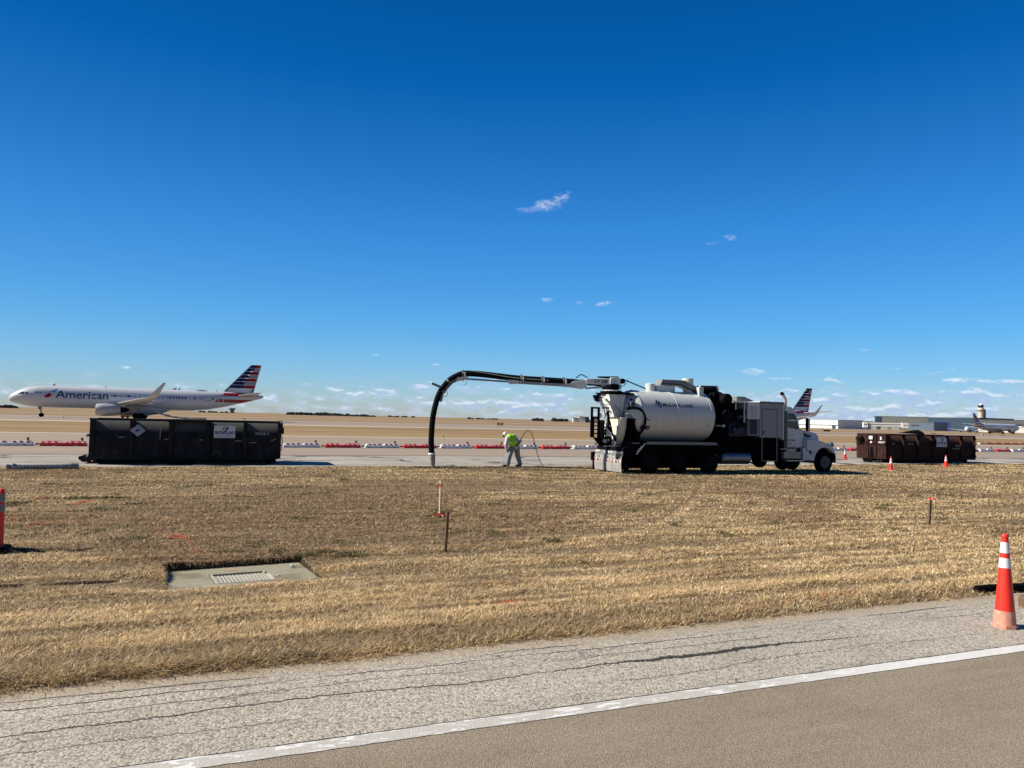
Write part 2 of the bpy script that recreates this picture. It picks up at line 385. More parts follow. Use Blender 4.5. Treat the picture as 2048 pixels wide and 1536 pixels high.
def pave_mat(name, c0, c1, c2, cracks=(), chip=0, chipcol=None, streak=.04, patch=None, rough=.9, darkseams=0, craze=False):
    m = bpy.data.materials.new(name); m.use_nodes = True; t = NT(m.node_tree); b = m.node_tree.nodes['Principled BSDF']
    p = t.add('ShaderNodeNewGeometry').outputs['Position']; x, y, z = t.xyz(p)
    n1 = t.noise(t.cxyz(t.m('MULTIPLY', x, streak), t.m('MULTIPLY', y, streak * 9), 0), 1.0, 6, .6)
    n2 = t.noise(p, 1.3, 5, .6)
    c = t.mix(t.sstep(n1, .3, .7), c0, c1); c = t.mix(t.m('MULTIPLY', t.sstep(n2, .45, .75), .6), c, c2)
    hgt = None
    if chip:
        vc = t.voro(p, chip, out='Color'); vd = t.voro(p, chip)
        lum = t.m('ADD', .62, t.m('MULTIPLY', t.xyz(vc)[0], .62))
        c = t.mix(1.0, c, t.cxyz(lum, lum, lum), 'MULTIPLY')
        gap = t.sstep(vd, .42, .75)
        fine = t.noise(p, chip * .35, 3, .7)
        c = t.mix(t.m('MULTIPLY', gap, t.m('MULTIPLY', t.sstep(fine, .4, .65), .75)), c, chipcol or (.05, .045, .04))
        hgt = t.m('SUBTRACT', 1, vd)
    tot = None
    for y0, amp, w, sc, th in cracks:                   # long cracks that wander along x
        wob = t.m('ADD', t.m('MULTIPLY', t.m('SUBTRACT', t.noise(t.cxyz(x, y0 * 7, 0), .45, 2), .5), amp), t.m('MULTIPLY', t.m('SUBTRACT', t.noise(t.cxyz(x, y0 * 7, 5), 6, 5, .75), .5), amp * .45))
        wid = t.m('MULTIPLY', t.sstep(t.noise(t.cxyz(x, y0 * 3, 9), sc, 3), th, th + .22), w)
        if w > .02: wid = t.m('MULTIPLY', wid, t.m('MULTIPLY', t.m('ADD', .62, t.m('MULTIPLY', t.m('MULTIPLY', t.sstep(x, 2.9, 3.8), t.m('SUBTRACT', 1, t.sstep(x, 4.4, 5.4))), 1.5)), t.m('SUBTRACT', 1, t.sstep(x, 5.4, 6.4))))
        wid = t.m('MULTIPLY', wid, t.m('ADD', .4, t.noise(t.cxyz(x, y0, 2), 25, 2)))
        dist = t.m('ABSOLUTE', t.m('SUBTRACT', t.m('SUBTRACT', y, y0), wob))
        k = t.m('SUBTRACT', 1, t.m('DIVIDE', dist, t.m('ADD', wid, 1e-4)), clamp=True)
        k = t.m('MULTIPLY', t.sstep(k, 0, .5), t.sstep(wid, .0005, .002))
        tot = k if tot is None else t.m('MAXIMUM', tot, k)
    if darkseams:                                       # branching tar-filled cracks
        q = t.cxyz(t.m('ADD', t.m('MULTIPLY', x, .16), t.m('MULTIPLY', t.noise(p, .5, 3), .8)), t.m('ADD', t.m('MULTIPLY', y, .34), t.m('MULTIPLY', t.noise(p, .6, 3), .5)), 0)
        e = t.voro(q, 1.0, feature='DISTANCE_TO_EDGE')
        k = t.m('SUBTRACT', 1, t.sstep(e, 0.0, darkseams)); k = t.m('MULTIPLY', k, t.sstep(t.noise(p, .22, 2), .42, .52))
        tot = k if tot is None else t.m('MAXIMUM', tot, k)
    if craze:                                           # fine branching cracks and spalls
        q = t.cxyz(t.m('ADD', t.m('MULTIPLY', x, 1.1), t.m('MULTIPLY', t.noise(p, 3, 4), .7)), t.m('ADD', t.m('MULTIPLY', y, 4.2), t.m('MULTIPLY', t.noise(p, 4, 4), 1.1)), 0)
        e = t.voro(q, 1.0, feature='DISTANCE_TO_EDGE'); k = t.m('MULTIPLY', t.m('SUBTRACT', 1, t.sstep(e, .0, .035)), t.sstep(t.noise(t.cxyz(t.m('MULTIPLY', x, .8), t.m('MULTIPLY', y, 2.2), 2), 1.0, 4), .54, .66))
        k = t.m('MULTIPLY', k, .45); sp = t.m('MULTIPLY', t.sstep(t.noise(t.cxyz(t.m('MULTIPLY', x, 4), t.m('MULTIPLY', y, 14), 7), 1.0, 6, .7), .64, .70), t.sstep(y, 5.5, 6.05))
        tot = k if tot is None else t.m('MAXIMUM', t.m('MAXIMUM', tot, k), sp)
        dust = t.m('MULTIPLY', t.sstep(t.m('ADD', y, t.m('MULTIPLY', t.noise(p, 2.5, 5, .7), .5)), 6.1, 6.4), .7); c = t.mix(dust, c, (.36, .29, .20))
    if tot is not None:
        c = t.mix(t.m('MULTIPLY', tot, .93), c, (.018, .016, .015))
        hgt = t.m('SUBTRACT', hgt if hgt is not None else 1.0, t.m('MULTIPLY', tot, 3.0))
    if patch:
        pn = t.noise(t.cxyz(t.m('MULTIPLY', x, patch[2]), t.m('MULTIPLY', y, patch[3]), 3), 1.0, 5, .6)
        c = t.mix(t.m('MULTIPLY', t.sstep(pn, patch[1], patch[1] + .1), patch[4]), c, patch[0])
    t.put(b.inputs['Base Color'], c); b.inputs['Roughness'].default_value = rough; b.inputs['Specular IOR Level'].default_value = .25
    if hgt is not None:
        bp = t.add('ShaderNodeBump'); bp.inputs['Strength'].default_value = .65; bp.inputs['Distance'].default_value = .006
        t.put(bp.inputs['Height'], hgt); t.put(b.inputs['Normal'], bp.outputs[0])
    return m
shoulder_m = pave_mat('chip_seal_shoulder', (.42, .375, .30), (.49, .44, .355), (.345, .305, .24), chip=62, chipcol=(.055, .047, .038), streak=.3, craze=True,
    cracks=((5.42, .34, .024, .35, .28), (5.66, .26, .009, .5, .40), (5.12, .40, .007, .5, .38), (5.84, .24, .013, .6, .42), (5.98, .2, .016, .9, .42), (4.735, .012, .009, .5, .22)))
road_m = pave_mat('worn_asphalt', (.285, .232, .160), (.325, .270, .192), (.25, .205, .145), chip=150, chipcol=(.15, .12, .09), streak=.5)
grid_obj('road', lines((-9, 14, 60)), lines((-6, 4.62, 30)), road_m, hf=None, dz=.004)
def sh_edge(X, Y):
    k = sm(Y, 6.0, 6.3); return X, Y + k * (fbm(X * 2.2, X * 0, 4, 3) - .5) * .22
grid_obj('road_shoulder', lines((-9, 14, 900)), lines((4.60, 6.0, 12), (6.0, 6.3, 6)), shoulder_m, hf=None, dz=0, edge=sh_edge)
def line_mat():
    m = bpy.data.materials.new('worn_white_line'); m.use_nodes = True; t = NT(m.node_tree); b = m.node_tree.nodes['Principled BSDF']
    p = t.add('ShaderNodeNewGeometry').outputs['Position']; x, y, z = t.xyz(p)
    n = t.noise(t.cxyz(t.m('MULTIPLY', x, 5), t.m('MULTIPLY', y, 16), 0), 1.0, 6, .62, .8); f = t.noise(p, 90, 3, .7)
    keep = t.sstep(t.m('ADD', n, t.m('MULTIPLY', f, .12)), .585, .62)
    right = t.sstep(x, 3.6, 5.5); keep = t.m('MAXIMUM', keep, t.m('MULTIPLY', right, .75))
    under = t.mix(t.sstep(f, .35, .65), (.40, .375, .32), (.54, .51, .45))
    t.put(b.inputs['Base Color'], t.mix(keep, under, (.70, .685, .65))); b.inputs['Roughness'].default_value = .8
    bp = t.add('ShaderNodeBump'); bp.inputs['Strength'].default_value = .5; bp.inputs['Distance'].default_value = .004
    t.put(bp.inputs['Height'], t.m('ADD', keep, f)); t.put(b.inputs['Normal'], bp.outputs[0]); return m
grid_obj('road_marking', lines((-9, 14, 900)), np.array([4.565, 4.60, 4.66, 4.71]), line_mat(), hf=None, dz=.008,
         edge=lambda X, Y: (X, Y + np.where(Y > 4.7, 1, 0) * (fbm(X * 9, X * 0, 3, 8) - .5) * .02 + np.where(Y < 4.57, 1, 0) * (fbm(X * 12, X * 0, 3, 18) - .5) * .012))

conc_m = pave_mat('pale_concrete_apron', (.36, .325, .27), (.45, .41, .345), (.29, .26, .215), streak=.22, darkseams=.07, patch=((.14, .12, .095), .50, .10, 2.2, .8))
asph_m = pave_mat('taxiway_asphalt', (.285, .225, .160), (.325, .262, .195), (.25, .195, .140), streak=.05, patch=((.22, .18, .145), .58, .03, .5, .5))
taxi_m = pave_mat('far_taxiway_asphalt', (.27, .21, .155), (.32, .255, .195), (.235, .18, .135), streak=.02)
pale_m = pave_mat('pale_taxiway_edge', (.48, .40, .29), (.56, .48, .36), (.42, .35, .25), streak=.1)
far_m = pave_mat('far_pale_strip', (.36, .27, .19), (.42, .33, .24), (.32, .24, .17), streak=.01)
flat = lambda z: (lambda X, Y: np.zeros_like(X) + z)
XL = lines((-160, -20, 40), (-20, 70, 500), (70, 420, 60))
def jag(y0, y1, amp, f, seed):
    def g(X, Y): return X, Y + np.where(Y < y0 + (y1 - y0) * .02, 1, 0) * ((fbm(X * f, X * 0, 4, seed) - .5) * amp + np.clip((X - 18) * .05, 0, 2.2))
    return g
grid_obj('concrete_apron', XL, np.array([33.3, 34, 38, 42.0]), conc_m, hf=flat(-.285), edge=jag(33.3, 42, .9, .6, 4))
grid_obj('near_taxiway', XL, np.array([42.06, 50, 60, 77.2]), asph_m, hf=flat(-.282))
tag(grid_obj('taxiway_joint', XL, np.array([41.96, 42.12]), M['ink'], hf=flat(-.276)), kind='structure')
grid_obj('taxiway_edge_strip', XL, np.array([77.2, 79.2]), pale_m, hf=flat(-.278))
XF = lines((-900, 2400, 60))
grid_obj('far_taxiway', XF, np.array([122, 150, 196.]), taxi_m, hf=flat(.225))
grid_obj('far_taxiway_edge', XF, np.array([114.5, 122.]), pale_m, hf=flat(.223))
for k, (a, b) in enumerate(((255, 285), (420, 452), (700, 760))): grid_obj('distant_runway', XF, np.array([a, float(b)]), far_m, hf=flat(.26))

# ------------------------------------------------------------------ grass blades
PAINT = [  # sprayed coral marks: (x, y, half x, half y, angle, strength)
    (-.52, 14.9, .95, .16, -72, .9), (-.1, 13.3, .4, .12, -70, .45), (-3.05, 16.85, .55, .07, 80, .9), (-2.75, 20.6, .7, .10, 76, .9), (-3.7, 17.7, .5, .06, 78, .7), (-4.0, 21.6, .5, .16, 30, .5), (-5.3, 21.5, .5, .05, 10, .6), (-1.9, 22.5, .35, .12, 0, .5),
    (3.16, 7.72, .20, .10, 5, 1.5), (6.3, 6.62, 1.1, .07, 4, .22), (.35, 10.72, .5, .08, 6, .25), (-6.3, 17.2, 1.4, .05, 15, .6)]
def ang_r(): pass
def make_grass(n=1200000):
    g = np.random.default_rng(3)
    d = 5.2 * (68 / 5.2) ** g.random(n)
    th = YAW + np.radians(g.uniform(-42, 40, n))
    X = d * np.sin(th); Y = d * np.cos(th)
    # turf hanging over the back and left edge of the drain slab
    k1, k2 = 7000, 3000; ur = g.uniform(-SLAB_HX - .08, SLAB_HX + .05, k1); vr = SLAB_HY + .01 + .09 * g.random(k1)
    ul = -SLAB_HX - .08 * g.random(k2); vl = g.uniform(-SLAB_HY, SLAB_HY, k2); uu = np.concatenate([ur, ul]); vv = np.concatenate([vr, vl]); cs, sn = math.cos(SLAB_R), math.sin(SLAB_R)
    X[:k1 + k2] = SLAB_C[0] + uu * cs - vv * sn; Y[:k1 + k2] = SLAB_C[1] + uu * sn + vv * cs; d[:k1 + k2] = 11.5; hang = np.arange(n) < k1 + k2
    edge = 6.20 + (fbm(X * 1.5, X * 0 + .5, 5, 21) - .5) * .42
    far = 33.4 + (fbm(X * .6, X * 0 + .5, 3, 22) - .5) * 1.0 + np.clip((X - 18) * .05, 0, 2.2)
    u, v = slab_uv(X, Y)
    ok = (Y > edge - .10 * g.random(n) ** 3 * 2) & (Y < far + .3 * g.random(n)) & ~((np.abs(u) < SLAB_HX - .03) & (np.abs(v) < SLAB_HY - .02))
    # worn and shaded hollows have few blades
    hole = np.zeros(n)
    for hx, hy, hw, hd in ((-2.6, 14.0, .6, .16), (-1.5, 11.3, .4, .05)):
        hole = np.maximum(hole, np.exp(-((X - hx) / hw) ** 4 - ((Y - hy) / hd) ** 4))
    wheelrut = np.exp(-((Y - (28.6 + .0 * X)) / .5) ** 2) * (X > 17)
    ok &= g.random(n) > hole * .95
    ok &= g.random(n) > wheelrut * .3
    Yc = Y - .012 * (X - 3) ** 2 * np.exp(-((X - 3) / 9) ** 2); row = fbm(X * .14, Yc * 2.6, 3, 31); patch = fbm(X * .5, Y * .8, 3, 32); fine = fbm(X * 3, Y * 6, 2, 33)
    dense = np.clip(.50 + 2.2 * (row - .40) + .6 * (fine - .5), .22, 1)
    ok &= g.random(n) < dense
    X, Y, d, u, v, row, patch, fine, edge, hang = [q[ok] for q in (X, Y, d, u, v, row, patch, fine, edge, hang)]; n = len(X)
    Z = height(X, Y); straw = g.random(n) < .035
    h = .020 + .026 * g.random(n) ** 1.5 + .05 * np.clip(row - .42, 0, 1) + .040 * np.exp(-((Y - edge - .25) / .35) ** 2) * np.clip(1.25 - (X + 1) * .16, .15, 1)
    h *= .75 + .25 * np.minimum(1, d / 12)
    rimd = np.maximum(np.abs(u) - SLAB_HX, np.abs(v) - SLAB_HY)
    h += .02 * np.exp(-(rimd / .08) ** 2) * (v > -.3); h *= 1 - .55 * np.exp(-((v + SLAB_HY + .25) / .35) ** 2) * (np.abs(u) < 1.2)
    tuft = (fbm(X * 2.1, Y * 3.2, 2, 41) > .70) & (fbm(X * .15, Y * .2, 2, 44) > .5)
    h = np.where(tuft, h * 1.5, h)
    h = np.where(straw, .035, h)
    a = g.uniform(0, 2 * np.pi, n); lean = h * (.45 + 1.4 * g.random(n)) * np.where(g.random(n) < .4, 2.0, 1.0)
    lean = np.where(straw, .05 + .07 * g.random(n), lean)
    w = (.0018 + .0020 * g.random(n)) * (d / 6.5) ** 1.0
    # width across the view so that a blade never turns edge-on to everything
    wa = a + np.pi / 2 + g.normal(0, .6, n)
    wx, wy = np.cos(wa) * w, np.sin(wa) * w
    lx, ly = np.cos(a) * lean, np.sin(a) * lean
    ly = np.where(hang & (v > SLAB_HY - .01), -.10 * g.random(n), ly); lx = np.where(hang & (v <= SLAB_HY - .01), .10 * g.random(n), lx); hcut = np.where(hang & (g.random(n) < .6), -.6, 1.0)
    co = np.empty((n, 5, 3), np.float32)
    Z0 = Z - .008
    co[:, 0] = np.stack([X - wx, Y - wy, Z0], 1); co[:, 1] = np.stack([X + wx, Y + wy, Z0], 1)
    mx, my, mz = X + lx * .45, Y + ly * .45, Z + h * .62
    co[:, 2] = np.stack([mx + wx * .8, my + wy * .8, mz], 1); co[:, 3] = np.stack([mx - wx * .8, my - wy * .8, mz], 1)
    co[:, 4] = np.stack([X + lx, Y + ly, Z + h * (.75 + .35 * g.random(n)) * hcut], 1)
    # colours
    pal = np.array([(.58, .46, .255), (.47, .355, .19), (.37, .27, .14), (.25, .18, .10), (.70, .60, .42), (.33, .25, .175), (.42, .30, .19)])
    base = np.array([.22, .22, .18, .12, .12, .08, .06])
    ci = np.searchsorted(np.cumsum(base), g.random(n)).clip(0, 6); c = pal[ci]
    warm = fbm(X * .55, Y * .7, 3, 51); purple = np.clip(sm(fbm(X * .3 + 3, Y * .35, 4, 52) + .34 * np.exp(-((X - 3.6) / 5.0) ** 4 - ((Y - 18.5) / 6.5) ** 4) + .12 * np.exp(-((X - .2) / 2) ** 2 - ((Y - 14) / 1.5) ** 2) - .10 * sm(Y, 13, 9), .50, .68), 0, 1)
    c = c * (.72 + .62 * fine[:, None]) * (.80 + .42 * sm(row, .3, .65))[:, None]
    c = c * (1 - purple[:, None] * np.array([.38, .42, .42])) + purple[:, None] * np.array([.009, .004, .004])
    c = np.where(straw[:, None], np.array([.72, .62, .44]), c)
    gold = sm(Y, 12, 7.5) * .06 + sm(Y, 26, 31) * .12
    c = c * (1 + gold[:, None] * np.array([.8, .75, .35]))
    gr = ((fbm(X * 1.3, Y * 1.6, 2, 61) > .735) & (Y > 12) & (g.random(n) < .7)) | ((fbm(X * .8, Y * 3, 2, 63) > .66) & (Y > 29.5) & (g.random(n) < .35))
    for gx, gy, gw, gh in ((-4.6, 20.4, .9, .35), (-2.7, 21.4, 1.1, .5), (-2.2, 19.2, .4, .3), (-3.5, 16.5, .4, .22), (-1.9, 15.9, .3, .2), (13.6, 12.6, .5, .12), (-4.3, 14.6, .5, .15)):
        gr |= ((X - gx) / gw) ** 2 + ((Y - gy) / gh) ** 2 < .4 + .6 * g.random(n) ** 1.2
    c = np.where(gr[:, None], np.array([.095, .10, .038]) * (.7 + .7 * g.random(n))[:, None], c)
    for px, py, hx, hy, ang, stg in PAINT:
        ca, sa = math.cos(R(ang)), math.sin(R(ang)); dx, dy = X - px, Y - py
        q = ((dx * ca + dy * sa) / hx) ** 2 + ((-dx * sa + dy * ca) / hy) ** 2
        k = (np.clip(1.3 - q, 0, 1) * stg * (.25 + .8 * fine) > g.random(n) * .85)
        c = np.where(k[:, None], np.array([.62, .15, .085]) * (.7 + .5 * g.random(n))[:, None], c)
    # spoil and dark wet soil along the dig
    dig = np.exp(-((Y - 32.3 - .25 * np.sin(X * .7)) / .35) ** 2) * (X > 7.5) * (X < 19)
    c = np.where((g.random(n) < dig * .6)[:, None], np.array([.055, .04, .025]), c)
    c = c * (1 - .17 * np.exp(-((Y - edge - .15) / .45) ** 2) * (.5 + patch))[:, None]
    for ox in (0, 1.9):                                  # pale wheel tracks leading up to the truck
        px_ = np.array([2.0, 5.0, 8.0, 12.0, 15.5, 19.0]) + ox * .8; py_ = np.array([12.9, 14.0, 15.8, 19.8, 24.2, 28.0]) - ox * .75
        yy_ = np.interp(X, px_, py_); tr_ = np.exp(-((Y - yy_) / .22) ** 2) * (X > px_[0]) * (X < px_[-1]); ed_ = np.exp(-((Y - yy_ - .38) / .12) ** 2) * (X > px_[0]) * (X < px_[-1])
        c = c * (1 + .28 * tr_ - .35 * ed_)[:, None]
    lum = c.mean(1, keepdims=True); c = np.where((c[:, :1] > 3.5 * c[:, 1:2]), c, lum + (c - lum) * .98) * np.array([1.19, 1.14, 1.07])
    c *= (.85 + .3 * g.random(n))[:, None]
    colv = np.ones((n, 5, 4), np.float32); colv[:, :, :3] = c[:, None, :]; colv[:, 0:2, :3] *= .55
    me = bpy.data.meshes.new('grass'); me.vertices.add(n * 5); me.vertices.foreach_set('co', co.ravel())
    b5 = (np.arange(n, dtype=np.int32) * 5)[:, None]
    li = (b5 + np.array([0, 1, 2, 3, 3, 2, 4], np.int32)).ravel()
    ls = (np.arange(n, dtype=np.int32) * 7)[:, None] + np.array([0, 4], np.int32)
    me.loops.add(len(li)); me.loops.foreach_set('vertex_index', li)
    me.polygons.add(2 * n); me.polygons.foreach_set('loop_start', ls.ravel().astype(np.int32)); me.polygons.foreach_set('loop_total', np.tile(np.array([4, 3], np.int32), n))
    me.update(calc_edges=True)
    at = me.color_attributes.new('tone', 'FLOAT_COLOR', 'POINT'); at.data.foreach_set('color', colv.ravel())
    m = bpy.data.materials.new('dry_grass_blades'); m.use_nodes = True; t = NT(m.node_tree); b = m.node_tree.nodes['Principled BSDF']
    an = t.add('ShaderNodeAttribute', attribute_name='tone'); tr = t.add('ShaderNodeBsdfTranslucent'); mx_ = t.add('ShaderNodeMixShader')
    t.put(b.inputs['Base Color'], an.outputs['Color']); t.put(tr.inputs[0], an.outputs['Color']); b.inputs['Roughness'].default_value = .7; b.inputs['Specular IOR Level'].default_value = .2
    mx_.inputs[0].default_value = .28; t.l.new(b.outputs[0], mx_.inputs[1]); t.l.new(tr.outputs[0], mx_.inputs[2]); t.l.new(mx_.outputs[0], m.node_tree.nodes['Material Output'].inputs[0])
    me.materials.append(m); o = bpy.data.objects.new('grass', me); COL.objects.link(o)
    tag(o, 'mown dry tan grass covering the verge between road and apron', 'grass', kind='stuff')
make_grass()

def hz(x, y): return float(height(np.array([x]), np.array([y]))[0])

# ------------------------------------------------------------------ drain slab
def drain():
    root = empty('storm_drain', (*SLAB_C, SLAB_Z), 'pale concrete storm drain slab with a steel grate sunk in the grass', 'storm drain', SLAB_R)
    b = MB(); gx0, gx1, gy0, gy1 = -.40, .44, -.50, .16
    hx, hy = SLAB_HX, SLAB_HY
    for x0, x1, y0, y1 in ((-hx, gx0, -hy, hy), (gx1, hx, -hy, hy), (gx0, gx1, gy1, hy), (gx0, gx1, -hy, gy0)): b.box(x0, x1, y0, y1, -.14, 0)
    cm = pave_mat('drain_concrete', (.31, .28, .19), (.40, .365, .26), (.24, .215, .145), streak=2.0, patch=((.17, .15, .09), .50, 1.3, 2.2, .7), chip=140, chipcol=(.25, .22, .16))
    b.build('slab', cm, root)
    p = MB()
    for x0, x1, y0, y1 in ((gx0 - .0, gx0 + .02, gy0, gy1), (gx1 - .02, gx1, gy0, gy1), (gx0 + .02, gx1 - .02, gy1 - .01, gy1), (gx0 + .02, gx1 - .02, gy0, gy0 + .01)): p.box(x0, x1, y0, y1, -.4, -.05)
    p.box(gx0, gx1, gy0, gy1, -.44, -.4); p.build('pit', M['chassis'], root)
    f = MB(); f.box(gx0 + .02, gx0 + .045, gy0 + .01, gy1 - .01, -.05, .004); f.box(gx1 - .045, gx1 - .02, gy0 + .01, gy1 - .01, -.05, .004)
    f.box(gx0 + .045, gx1 - .045, gy0 + .01, gy0 + .03, -.05, .004)
    gm = mat('weathered_grate_iron', (.44, .42, .34), .7, .1, dirt=(.25, .22, .15))
    fr = f.build('grate_frame', gm, root)
    n = 15
    for k in range(n):
        x = gx0 + .06 + (gx1 - gx0 - .12) * k / (n - 1); g = MB()
        g.prism([(x - .014, gy0 + .03, -.004), (x + .014, gy0 + .03, -.004), (x + .010, gy0 + .03, -.06), (x - .010, gy0 + .03, -.06)], (0, gy1 - gy0 - .13, 0)); g.obox((x - .0, gy1 - .10, -.02), (x, gy1 - .01, -.045), .02, .02); g.build('grate_bar', gm, root)
    paint = mat('coral_spray_paint', (.62, .20, .13), .8, var=.3, scale=20)
    for cx, cy, w_, h_ in ((-.06, .38, .10, .035), (.45, -.50, .14, .03), (.05, -.54, .06, .03)):
        q = MB(); pts = [(cx + w_ * math.cos(a) * rnd.uniform(.6, 1.1), cy + h_ * math.sin(a) * rnd.uniform(.5, 1.1), .003) for a in [k * math.pi / 6 for k in range(12)]]
        q.face(pts); q.build('paint_mark', paint, root)
drain()
def rock(x, y, r, label, dz=None):
    b = MB(); bm = bmesh.new(); bmesh.ops.create_icosphere(bm, subdivisions=2, radius=r)
    for v in bm.verts: v.co *= rnd.uniform(.8, 1.15); v.co.z *= .7
    bm.verts.index_update(); b.add([v.co[:] for v in bm.verts], [tuple(v.index for v in f.verts) for f in bm.faces]); bm.free()
    o = b.build('stone', mat('pale_stone', (.58, .54, .47), .9, var=.2, scale=30), loc=(x, y, (hz(x, y) if dz is None else dz) + r * .5)); tag(o, label, 'stone')
rock(1.25, 12.05, .04, 'small white stone at the back right corner of the drain slab', SLAB_Z)
rock(.83, 11.72, .03, 'small pale stone lying beside the grate end on the drain slab', SLAB_Z)
rock(1.0, 11.45, .018, 'tiny pebble on the bare right side of the drain slab', SLAB_Z)

# ------------------------------------------------------------------ cones, channelizer, stakes
def cone_proto(hh, r0, dirty, bands, bw, label, cat='traffic cone', group=None, base=True):
    root = empty('traffic_cone', (0, 0, 0), label, cat, 0, group)
    def rr(z): return .028 + (r0 - .028) * (1 - z / hh) ** 1.0
    zs = [.03 if base else 0] ; prof = []
    edges = sorted(set([.03, hh - .03, hh] + [z for a, b_ in bands for z in (a, b_)]))
    b = MB()
    cuts = [(.03, dirty)] if dirty else []
    def seg(z0, z1, mi, pr=0): b.tube([(0, 0, z0), (0, 0, (z0 + z1) / 2), (0, 0, z1)], [rr(z0) + pr, rr((z0 + z1) / 2) + pr, rr(z1) + pr], 28, mi, True, False)
    zz = .03
    for a, c in sorted(bands): seg(zz, a, 0); seg(a, c, 0, -.001); zz = c
    seg(zz, hh - .03, 0)
    b.tube([(0, 0, hh - .03), (0, 0, hh - .028), (0, 0, hh - .012), (0, 0, hh)], [rr(hh - .03), .036, .036, .026], 28, 0)
    b.build('cone_body', [M['orange']], root)
    for a, c in bands:
        q = MB(); q.tube([(0, 0, a), (0, 0, (a + c) / 2), (0, 0, c)], [rr(a) + .0015, rr((a + c) / 2) + .0015, rr(c) + .0015], 28, 0, True, False); q.build('reflective_band', M['reflect'], root)
    if dirty:
        q = MB(); q.tube([(0, 0, .031), (0, 0, dirty / 2), (0, 0, dirty)], [rr(.031) + .0015, rr(dirty / 2) + .0015, rr(dirty) + .0015], 28, 0, True, False); q.build('scuffed_foot', M['orangedirty'], root)
    if base:
        q = MB(); q.prism([(bw * math.cos(a), bw * math.sin(a), 0) for a in [R(45 * k + 22.5) for k in range(8)]], (0, 0, .032)); q.build('cone_base', M[bw_mat[0]], root)
    return root
bw_mat = ['orange']
zc = lambda x, y: hz(x, y) if (y < 33.2 and y > 6.2) else (0.0 if y < 7 else -.285)
bw_mat[0] = 'orangedirty'; c = cone_proto(.94, .102, .17, ((.60, .70), (.75, .86)), .118, 'tall orange cone with two white bands, standing on the cracked road shoulder'); c.location = (7.60, 5.20, 0); c.rotation_euler = (0, R(1.0), .3)
bw_mat[0] = 'orange'
c1 = cone_proto(.72, .125, 0, ((.36, .50), (.54, .62)), .19, 'orange cone on the grass in front of the left half of the brown container', group='small orange cones around the brown container'); c1.location = (34.7, 30.0, hz(34.7, 30) + .01)
for x, y, lab in ((41.9, 32.25, 'orange cone on the grass edge in front of the right half of the brown container'), (41.78, 39.96, 'orange cone on the pale concrete between the truck and the brown container')):
    q = copy_tree(c1); q['label'] = lab; q.location = (x, y, zc(x, y) + .01)
def tube_post():
    root = empty('channelizer', (-3.13, 14.42, hz(-3.13, 14.42) - .02), 'orange channelizer post with two pale bands at the left edge of the grass', 'channelizer')
    b = MB(); b.tube([(0, 0, .03), (0, 0, .6), (0, 0, .93), (0, 0, .97)], [.062, .05, .045, .03], 24); b.build('post', M['orange'], root)
    for a, c_ in ((.60, .72), (.76, .89)):
        q = MB(); q.tube([(0, 0, a), (0, 0, c_)], [.0535, .0505], 24, 0, True, False); q.build('reflective_band', M['grey'], root)
    q = MB(); q.cyl((0, 0, 0), (0, 0, .05), .18, .17, 24); q.build('base', M['rubber'], root)
tube_post()
def stake(x, y, h, lean, w, t_, matn, label, ribbons, rz=0):
    z0 = hz(x, y) - .05; root = empty('survey_stake', (x, y, z0), label, 'stake', rz)
    b = MB(); top = (lean * h, 0, h); b.obox((0, 0, 0), top, t_, w, up=(1, 0, 0)); b.build('stake_shaft', M[matn], root, bevel=.003)
    for z, n, sp in ribbons:
        q = MB(); rr_ = random.Random(int(z * 100))
        q.obox((lean * z, 0, z - .03), (lean * z, 0, z + .03), t_ + .012, w + .012, up=(1, 0, 0))
        for k in range(n):
            a = rr_.uniform(0, 6.28); L = rr_.uniform(.5, 1) * sp; w2 = .012
            p = [Vector((lean * z, 0, z)), Vector((lean * z + math.cos(a) * L * .6, math.sin(a) * L * .6, z + rr_.uniform(-.02, .05))), Vector((lean * z + math.cos(a) * L, math.sin(a) * L, z - rr_.uniform(.0, .09)))]
            for i in range(2): q.face([p[i] - Vector((0, 0, w2)), p[i + 1] - Vector((0, 0, w2)), p[i + 1] + Vector((0, 0, w2)), p[i] + Vector((0, 0, w2))])
        q.build('ribbon', M['ribbon'], root)
stake(3.86, 12.45, .74, .035, .045, .035, 'wood2', 'brown wooden survey stake in front of the tall pale lath', (), R(-10))
stake(4.92, 16.4, .85, .0, .036, .036, 'wood', 'pale wooden survey lath with coral ribbons at its top and middle', ((.76, 7, .12), (.10, 10, .24)), R(38))
stake(16.41, 13.09, .72, .06, .05, .045, 'wood3', 'thin wooden stake with pink ribbon on top, alone in grass below the brown container', ((.68, 8, .12),), R(-8))
# black rubber tube and timber block behind the near cone
b = MB(); b.tube([(8.78, 6.36, .05), (9.0, 6.33, .055), (9.6, 6.25, .055), (10.6, 6.2, .05)], [.045, .05, .05, .05], 14)
tag(b.build('rubber_tube', M['rubber']), 'black rubber tube lying behind the near orange cone', 'rubber tube')
b = MB(); b.box(-.09, .09, -.06, .06, 0, .12); q = b.build('timber_block', M['wood2'], bevel=.006, loc=(8.72, 5.72, 0)); q.rotation_euler = (0, 0, .4); tag(q, 'short brown timber block right beside the near orange cone', 'timber block')
b = MB(); rs = []; P = []
for k in range(120): P.append((k * .0145, 0, 0)); rs.append(.090 + (.026 if k % 5 < 2 else 0) if 12 < k < 108 else .104)
b.tube(P, rs, 18)
L0 = empty('hose_section', (-6.55, 31.95, -.20), 'ribbed grey suction hose section lying on the grass at the left', 'hose', R(12))
b.build('ribbed_tube', mat('pale_grey_hose', (.34, .335, .30), .6, dirt=(.2, .18, .15)), L0)
